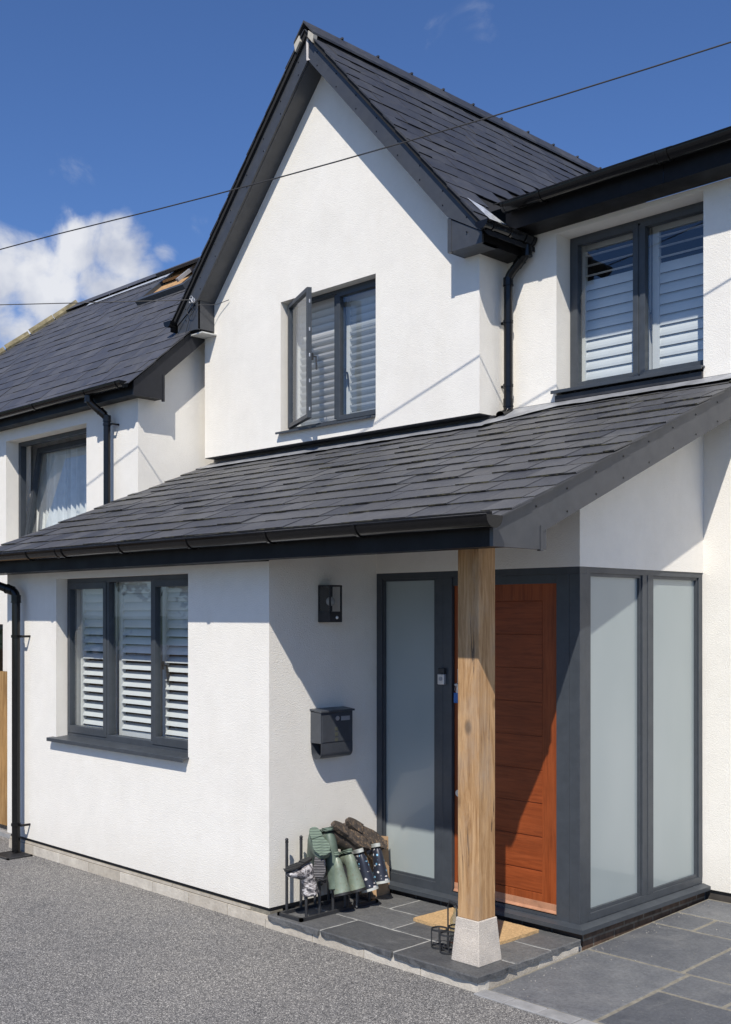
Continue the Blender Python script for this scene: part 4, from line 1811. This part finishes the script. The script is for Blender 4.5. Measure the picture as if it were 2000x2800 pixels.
b.tube(bend([(-4.165, 4.795, ZS + .01), (-4.165, 4.795, ZS + .235), (-4.135, 4.785, ZS + .26), (-4.095, 4.77, ZS + .26), (-4.065, 4.755, ZS + .235), (-4.065, 4.755, ZS + .01)], .03), .0045, 8)
b.build('handle', IRON, bc, smooth=True)
b = MB()
for k in range(12):
    t = k / 11
    p = Vector((-4.145, 4.788, ZS + .258)).lerp(Vector((-4.085, 4.766, ZS + .258)), t)
    b.tube([p, p + Vector((.003, -.001, 0))], .0095, 8)
b.build('coil_grip', IRON, bc)
b = MB()
prof = [(.001, 0), (.036, .002), (.037, .11), (.034, .135), (.019, .165), (.015, .185), (.016, .205), (.018, .208), (.018, .215), (.014, .215)]
n = 18
vs = []
for r_, z in prof:
    for k in range(n):
        vs.append((-4.145 + r_ * cos(2 * pi * k / n), 4.845 + r_ * sin(2 * pi * k / n), ZS + .014 + z))
fs = []
for i in range(len(prof) - 1):
    for k in range(n):
        fs.append((i * n + k, i * n + (k + 1) % n, (i + 1) * n + (k + 1) % n, (i + 1) * n + k))
b.add(vs, fs)
tag(b.build('glass_bottle', mk_glass('bottle_glass', (.80, .86, .84)), smooth=True), 'clear glass milk bottle standing in the wire carrier', 'bottle')

# ---------- boot rack
rk = thing('boot_rack', 'black iron boot rack with upright pegs on the step by the white wall', 'boot rack', (-5.23, 4.85, ZS))
b = MB()
rx0, rx1, ry0, ry1 = -5.345, -5.12, 4.53, 5.20
for (x_, X_, y_, Y_) in ((rx0, rx0 + .02, ry0, ry1), (rx1 - .02, rx1, ry0, ry1), (rx0, rx1, ry0, ry0 + .02), (rx0, rx1, ry1 - .02, ry1)):
    b.box(x_, X_, y_, Y_, ZS + .001, ZS + .021)
b.build('base_frame', IRON, rk)
for x_, ys in ((-5.335, (4.60, 4.72, 4.84, 4.96, 5.08, 5.17)), (-5.145, (4.595, 4.705, 4.82, 4.925, 5.04, 5.145))):
    for y_ in ys:
        ht = .455 if x_ < -5.3 else .20
        b = MB()
        b.tube([(x_, y_, ZS + .015), (x_, y_, ZS + ht)], .0095, 10)
        b.sphere((x_, y_, ZS + ht + .010), .0115, 10, 8)
        b.tube([(x_, y_, ZS + ht - .008), (x_, y_, ZS + ht)], .011, 10)
        b.build('peg', IRON, rk, smooth=True)
b = MB()
b.sphere((-5.10, 4.985, .23), .0195, 14, 10)
b.tube([(-5.10, 4.985, .10), (-5.10, 4.985, .225)], .006, 8)
b.build('end_knob', simple('grey_knob', (.12, .12, .12), .6), rk, smooth=True)

# ---------- boots
FV = Vector((-cos(radians(44.8)), cos(radians(45.2)), 0))
RV = Vector((sin(radians(44.8)), sin(radians(45.2)), 0))


def at(cx, cy, X):
    """where the sight line of a rack detail meets the vertical plane x = X; used once to lay the boots out on the pegs"""
    px_, py_ = 700 + cx * .3079, 2200 + cy * .3079
    u = (px_ - 1000) / 3055
    t = X / (FV.x + u * RV.x)
    return Vector((X, t * (FV.y + u * RV.y), CAMZ - (py_ - 1680) / 3055 * t))


def boot(label, group, O, S, T, L, w, mb, ms, mr_, cat='boot', rshaft=None, name='wellington_boot', solet=.014, bulk=1.0):
    """O opening centre, S sole (heel) centre, T toe direction"""
    O, S, T = Vector(O), Vector(S), Vector(T) - Vector(S)
    h = (O - S).length
    xl = T.normalized()
    zl = ((O - S) - xl * (O - S).dot(xl)).normalized()
    L = min(max(T.length * 1.27, L * .8), L * 1.25)
    O = S + zl * h
    yl = zl.cross(xl)
    M = Matrix(((xl.x, yl.x, zl.x, S.x), (xl.y, yl.y, zl.y, S.y), (xl.z, yl.z, zl.z, S.z), (0, 0, 0, 1)))
    rs = rshaft or w * .56
    t = thing(name, label, cat, O, group)
    hb = L * .24
    toe = L - hb
    # rings: centre x,z ; tilt (0 = horizontal ring across the shaft, 90 = vertical ring across the foot); half-length, half-width
    za = .118 * w / .085 * bulk
    R = [(toe - .008, .030, 90, .010, w * .20), (toe - .018, .032, 88, .020, w * .36), (toe - .045, .038, 86, .028, w * .48),
         (toe * .62, .044, 84, .034, w * .51), (toe * .38, .056, 75, .044, w * .46), (toe * .18, .062, 66, .056, w * .44),
         (.0, .068, 44, .080, w * .44), (-.004, .112, 10, .054, w * .44), (-.004, za + (h - za) * .35, 0, rs * .98, rs * .9), (0, za + (h - za) * .7, 0, rs * 1.06, rs * .98), (0, h, 0, rs * 1.14, rs * 1.05)]
    n = 20
    b = MB()
    b.M = M
    vs = []
    kk = w / .085 * bulk
    for (cx, cz, a, la, wa) in R:
        if cz < .1125:
            la, cz = la * kk, cz * kk
        a = radians(a)
        for k in range(n):
            th = 2 * pi * k / n
            p, q = cos(th) * la, sin(th) * wa
            vs.append((cx - p * cos(a) * -1, q, cz - p * sin(a) * -1) if False else (cx + p * cos(a), q, max(.006, cz - p * sin(a) * -1 * -1 * -1)))
    fs = []
    for i in range(len(R) - 1):
        for k in range(n):
            fs.append((i * n + k, i * n + (k + 1) % n, (i + 1) * n + (k + 1) % n, (i + 1) * n + k))
    fs.append(tuple(range(n)))
    # inner lining
    m = len(vs)
    for cz, f in ((h, .93), (h * .75, .85)):
        for k in range(n):
            th = 2 * pi * k / n
            vs.append((cos(th) * rs * 1.14 * f, sin(th) * rs * 1.05 * f, cz))
    e = (len(R) - 1) * n
    for k in range(n):
        j = (k + 1) % n
        fs.append((e + k, e + j, m + j, m + k))
        fs.append((m + k, m + j, m + n + j, m + n + k))
    fs.append(tuple(m + n + k for k in range(n)))
    b.add(vs, fs)
    ob = b.build('boot_body', mb, t, smooth=True)
    sb = ob.modifiers.new('sub', 'SUBSURF')
    sb.levels = 1
    sb.render_levels = 1
    # sole
    b = MB()
    b.M = M
    N = 28
    out = []
    for k in range(N):
        th = 2 * pi * k / N
        c, s = cos(th), sin(th)
        x = (toe - hb) / 2 + c * L / 2
        u = (x + hb) / L
        ww = w * (.40 + .14 * math.exp(-((u - .72) / .22) ** 2) - .06 * math.exp(-((u - .42) / .13) ** 2))
        y = (abs(s) ** .62) * (1 if s > 0 else -1) * ww
        out.append((x, y))
    b.prism(out, 'Z', -.002, solet)
    heel = [(p[0] if p[0] < hb * .55 else hb * .55, p[1]) for p in out if p[0] < hb * .9]
    b.prism(heel, 'Z', -.003 - solet * .5, -.0015)
    for k in range(6):
        xa = hb * .9 + (toe - hb * .9) * (k + .2) / 6
        b.box(xa, xa + (toe - hb) / 6 * .55, -w * .36, w * .36, -.0045, -.0015)
    b.build('sole', ms, t, bevel=.003)
    # rim
    if mr_:
        b = MB()
        b.M = M
        ring = [(cos(2 * pi * k / n) * rs * 1.17, sin(2 * pi * k / n) * rs * 1.08) for k in range(n)]
        hh = .014
        vs = [(p[0], p[1], h - hh) for p in ring] + [(p[0], p[1], h + .002) for p in ring] + [(p[0] * .93, p[1] * .93, h + .002) for p in ring]
        fs = []
        for k in range(n):
            j = (k + 1) % n
            fs += [(k, j, n + j, n + k), (n + k, n + j, 2 * n + j, 2 * n + k)]
        b.add(vs, fs)
        b.build('rim', mr_, t, smooth=True)
    return t


GREEN = Mat('green_rubber', (.13, .20, .14), .42)
GREEN.color(GREEN.mix(GREEN.ramp(GREEN.noise(9, 6, .7), [(.3, (.14, .18, .14)), (.7, (.25, .30, .235))]), (.16, .13, .08), GREEN.ramp(GREEN.noise(40, 6, .75), [(.52, (0, 0, 0)), (.68, (.8, .8, .8))])))
GREEN = GREEN.m
GREEN2 = Mat('mid_green_rubber', (.10, .16, .12), .5)
GREEN2.color(GREEN2.ramp(GREEN2.noise(12, 6, .7), [(.3, (.075, .105, .082)), (.7, (.14, .185, .145))]))
GREEN2 = GREEN2.m
MUD = Mat('muddy_leather', (.09, .07, .055), .85)
MUD.color(MUD.mix(MUD.ramp(MUD.noise(22, 6, .7), [(.3, (.035, .028, .024)), (.7, (.11, .085, .068))]), (.36, .24, .13), MUD.ramp(MUD.noise(38, 4, .65), [(.60, (0, 0, 0)), (.70, (.9, .9, .9))])))
MUD.bump(MUD.noise(70, 5, .7), .005, .8)
MUD = MUD.m
MUD2 = Mat('mud_caked_sole', (.09, .07, .055), .9)
MUD2.color(MUD2.mix(MUD2.ramp(MUD2.noise(30, 6, .7), [(.3, (.03, .025, .022)), (.7, (.10, .08, .066))]), (.34, .23, .13), MUD2.ramp(MUD2.noise(42, 5, .75), [(.52, (0, 0, 0)), (.66, (.7, .7, .7))])))
MUD2.bump(MUD2.noise(60, 5, .7), .008, .9)
MUD2 = MUD2.m
CAMO = mk_camo()
DOLPH = mk_dolphin()
TRG = mk_tread('green_tread', (.085, .12, .095), (.15, .20, .155))
TRK = mk_tread('black_tread', (.03, .03, .033), (.12, .115, .12))
TRM = mk_tread('muddy_tread', (.06, .048, .042), (.10, .08, .065), (.36, .25, .15))
PALE = simple('pale_rubber', (.42, .44, .42), .6, var=.15, sc=30)
BLKR = simple('black_rubber', (.02, .02, .02), .5)

G1, G2, G3, G4, G5 = 'camouflage boots on the rack', 'large green boots on the rack', 'muddy walking boots on the rack', 'small green boots on the rack', 'sea-creature pattern boots on the rack'
Fx = -5.145
Bx = -5.30
boot('small grey camouflage welly on the leftmost front peg, its toe pointing left', G1, at(500, 785, Fx), at(438, 500, Fx), at(255, 590, Fx), .19, .08, CAMO, BLKR, None, rshaft=.050, solet=.008)
boot('small camouflage welly hung with its dark zigzag sole facing out', G1, at(590, 790, Fx - .09), at(562, 490, Fx + .02), at(562, 625, Fx + .06), .19, .082, CAMO, TRK, None, rshaft=.042, solet=.008)
boot('large green welly with its ribbed green sole facing out', G2, at(610, 830, Bx - .0), at(530, 265, Bx + .10), at(600, 405, Bx + .20), .28, .105, GREEN2, TRG, None)
boot('large green welly at the back with its heel up and toe to the wall', G2, at(690, 700, Bx + .06), at(640, 215, Bx + .10), at(610, 220, Bx - .07), .24, .10, GREEN2, TRG, None, rshaft=.05)
boot('muddy brown walking boot nearer the camo boots, toe to the right', G3, at(800, 450, Bx - .0), at(765, 215, Bx + .10), at(1035, 375, Bx + .15), .29, .105, MUD, MUD2, None, name='walking_boot', cat='boot', rshaft=.062, solet=.018, bulk=1.15)
boot('muddy brown walking boot furthest right, toe against the frosted glass', G3, at(960, 430, Bx - .06), at(895, 190, Bx + .03), at(1185, 380, Bx + .11), .29, .105, MUD, MUD2, None, name='walking_boot', cat='boot', rshaft=.058, solet=.018, bulk=1.15)
boot('small green welly with a long shaft, left of the small green pair', G4, at(735, 790, Fx), at(700, 440, Fx), at(640, 465, Fx - .15), .19, .082, GREEN, TRG, BLKR, rshaft=.052)
boot('small green welly, right of the small green pair', G4, at(868, 750, Fx), at(815, 410, Fx), at(750, 425, Fx - .15), .19, .082, GREEN, TRG, BLKR, rshaft=.052)
boot('small navy welly with blue sea creatures, next to the green pair', G5, at(975, 742, Fx), at(915, 408, Fx), at(850, 420, Fx - .15), .19, .082, DOLPH, PALE, PALE, rshaft=.052)
boot('small navy welly with blue sea creatures, rightmost on the rack', G5, at(1096, 694, Fx - .02), at(1065, 360, Fx - .04), at(1000, 375, Fx - .18), .19, .082, DOLPH, PALE, PALE, rshaft=.052)

# cardboard box behind the rack
cbx = thing('cardboard_box', 'flattened brown cardboard box standing in the corner behind the boots', 'box', (-5.33, 5.32, ZS))
b = MB()
b.add([(-5.40, 5.25, ZS), (-5.25, 5.30, ZS), (-5.235, 5.31, ZS), (-5.235, 5.43, ZS), (-5.40, 5.25, .50), (-5.285, 5.30, .49), (-5.27, 5.31, .49), (-5.25, 5.43, .47)],
      [(0, 1, 5, 4), (1, 2, 6, 5), (2, 3, 7, 6)])
o = b.build('card_side', CARD, cbx)
sm = o.modifiers.new('solid', 'SOLIDIFY')
sm.thickness = .005
b = MB()
b.add([(-5.40, 5.25, .505), (-5.29, 5.30, .495), (-5.285, 5.27, .53), (-5.39, 5.22, .54)], [(0, 1, 2, 3)])
o = b.build('card_flap', CARD, cbx)
sm = o.modifiers.new('solid', 'SOLIDIFY')
sm.thickness = .004

# drain grate
dg = thing('drain_grate', 'black square drain grate in the gravel below the left downpipe', 'grate', (-8.48, 4.38, 0))
b = MB()
gx0, gx1, gy0, gy1 = -8.64, -8.37, 4.27, 4.49
fr2 = [(gx0, gx1, gy0, gy0 + .018), (gx0, gx1, gy1 - .018, gy1), (gx0, gx0 + .018, gy0, gy1), (gx1 - .018, gx1, gy0, gy1)]
for a, c, d, e in fr2:
    b.box(a, c, d, e, 0, .012)
for k in range(9):
    x = gx0 + .018 + (gx1 - gx0 - .036) * (k + .3) / 9
    b.box(x, x + .012, gy0 + .018, gy1 - .018, .001, .010)
b.build('grille', IRON, dg)
MB().quad((gx0, gy0, .004), (gx1, gy0, .004), (gx1, gy1, .004), (gx0, gy1, .004)).build('drain_shadow_box', simple('drain_dark', (.01, .01, .01), .9), dg)


# fences
def fence(label, p0, p1, h, board=.125, cat='fence'):
    p0, p1 = Vector((*p0, 0)), Vector((*p1, 0))
    d = (p1 - p0)
    n = int(d.length / board)
    d.normalize()
    nrm = Vector((-d.y, d.x, 0))
    t = thing('wooden_fence', label, cat, p0)
    b = MB()
    for k in range(n):
        a = p0 + d * (k * board + .002)
        c = p0 + d * ((k + 1) * board - .002)
        hh = h + random.uniform(-.004, .004)
        vs = []
        for z in (.05, hh):
            for q in (a, c):
                for s in (0, .02):
                    vs.append(q + nrm * s + Vector((0, 0, z)))
        b.add(vs, [(0, 1, 3, 2), (4, 6, 7, 5), (0, 2, 6, 4), (1, 5, 7, 3), (0, 4, 5, 1), (2, 3, 7, 6)])
    b.build('boards', PINE, t)
    L_ = n * board
    k = 0.0
    while k <= L_ + .01:
        b = MB()
        c = p0 + d * k - nrm * .06
        b.box(c.x - .045, c.x + .045, c.y - .045, c.y + .045, 0, h + .03)
        b.build('post', PINE, t)
        k += 1.8
    for z in (.3, h - .25):
        b = MB()
        a, c = p0 - nrm * .03, p0 + d * L_ - nrm * .03
        b.tube([a + Vector((0, 0, z)), c + Vector((0, 0, z))], .035, 4)
        b.build('rail', PINE, t)
    return t


fence('tan timber fence beyond the left corner of the house', (-9.13, 4.86), (-12.6, 4.86), 1.45)
tag(MB().box(-12.6, -9.1, 4.70, 4.76, -.01, .035).build('kerb', KERB), kind='structure')
fence('timber garden fence across the drive, reflected in the ground floor window', (-20.5, 3.4), (-12.5, -1.8), 1.35, .15)


# tree across the drive (seen reflected)
def tree(x, y, h, r, label, seed):
    random.seed(seed)
    t = thing('broadleaf_tree', label, 'tree', (x, y, 0))
    b = MB()
    b.tube([(x, y, 0), (x + .1, y, h * .3), (x, y + .1, h * .6), (x, y, h * .85)], [.16, .12, .08, .03], 8)
    tips = []
    for k in range(9):
        a = random.uniform(0, 2 * pi)
        z0_ = h * random.uniform(.3, .65)
        e_ = Vector((x + cos(a) * r * .7, y + sin(a) * r * .7, z0_ + h * .25))
        b.tube([(x, y, z0_), e_], [.05, .015], 6)
        tips.append(e_)
    b.build('trunk', BARK, t, smooth=True)
    b = MB()
    cl = [Vector((x + random.gauss(0, r * .45), y + random.gauss(0, r * .45), h * .68 + random.gauss(0, h * .16))) for _ in range(38)]
    for c in cl:
        for _ in range(110):
            p = c + Vector((random.gauss(0, .26), random.gauss(0, .26), random.gauss(0, .22)))
            s = random.uniform(.05, .09)
            u = Vector((random.gauss(0, 1), random.gauss(0, 1), random.gauss(0, 1))).normalized() * s
            v = u.cross(Vector((random.gauss(0, 1), random.gauss(0, 1), random.gauss(0, 1)))).normalized() * s * .6
            b.add([p - u, p - v, p + u, p + v], [(0, 1, 2, 3)])
    b.build('crown', LEAF, t, fix=False)


tree(-16.5, -3.2, 4.6, 1.6, 'leafy tree behind the garden fence across the drive', 3)
tree(-21.5, 1.2, 4.4, 1.8, 'leafy tree at the far left end of the garden fence', 5)

# ---------- cables
A = Vector((-4.775, 5.665, 5.205))
B = Vector((-8.23, 4.78, 5.14))


def cable(name, label, a, bb, sag, r=.0045, n=40):
    b = MB()
    pts = []
    for i in range(n + 1):
        t = i / n
        p = a.lerp(bb, t)
        p = p + Vector((0, 0, sag(t) if callable(sag) else -sag * 4 * t * (1 - t)))
        pts.append(p)
    b.tube(pts, r, 8)
    return tag(b.build(name, CABLE, smooth=True), label, 'cable')


d_ = (A - B)
cable('overhead_cable', 'long black overhead cable slanting right across the sky and gable', A - d_ * 4.0, A + d_ * 2.2, lambda t: max(-.03, .09 * (t * 6.2 - 3) * (t * 6.2 - 4)) if t * 6.2 > 3 else 0, .005)
hk = Vector((-8.75, 6.362, 4.98))
cable('telephone_cable', 'thin black cable running left from the hook on the gable board', hk, hk + Vector((-7.2, -8.16, -.36)), .03, .0045)
ch = thing('cable_hook', 'small metal hook and looped cable on the left gable board', 'hook', hk)
b = MB()
for k in range(5):
    c = hk + Vector((random.uniform(-.03, .04), -.02, random.uniform(-.03, .03)))
    n = 8
    for j in range(n):
        a0, a1 = 2 * pi * j / n, 2 * pi * (j + 1) / n
        b.tube([c + Vector((.02 * cos(a0), 0, .02 * sin(a0))), c + Vector((.02 * cos(a1), 0, .02 * sin(a1)))], .003, 5)
b.build('metal_clamp', simple('galvanised', (.6, .6, .6), .35, metal=.6), ch)
b = MB()
b.tube(bend([hk, hk + Vector((-.10, -.01, -.10)), hk + Vector((-.02, -.01, -.16)), hk + Vector((.07, -.01, -.06)), hk + Vector((.16, .15, -.05)), hk + Vector((.30, .20, -.02))], .05), .0035, 6)
b.tube([hk + Vector((.02, 0, -.03)), hk + Vector((-.08, -.002, -.22)), hk + Vector((-.16, -.01, -.42))], .0035, 6)
b.build('loop', CABLE, ch, smooth=True)
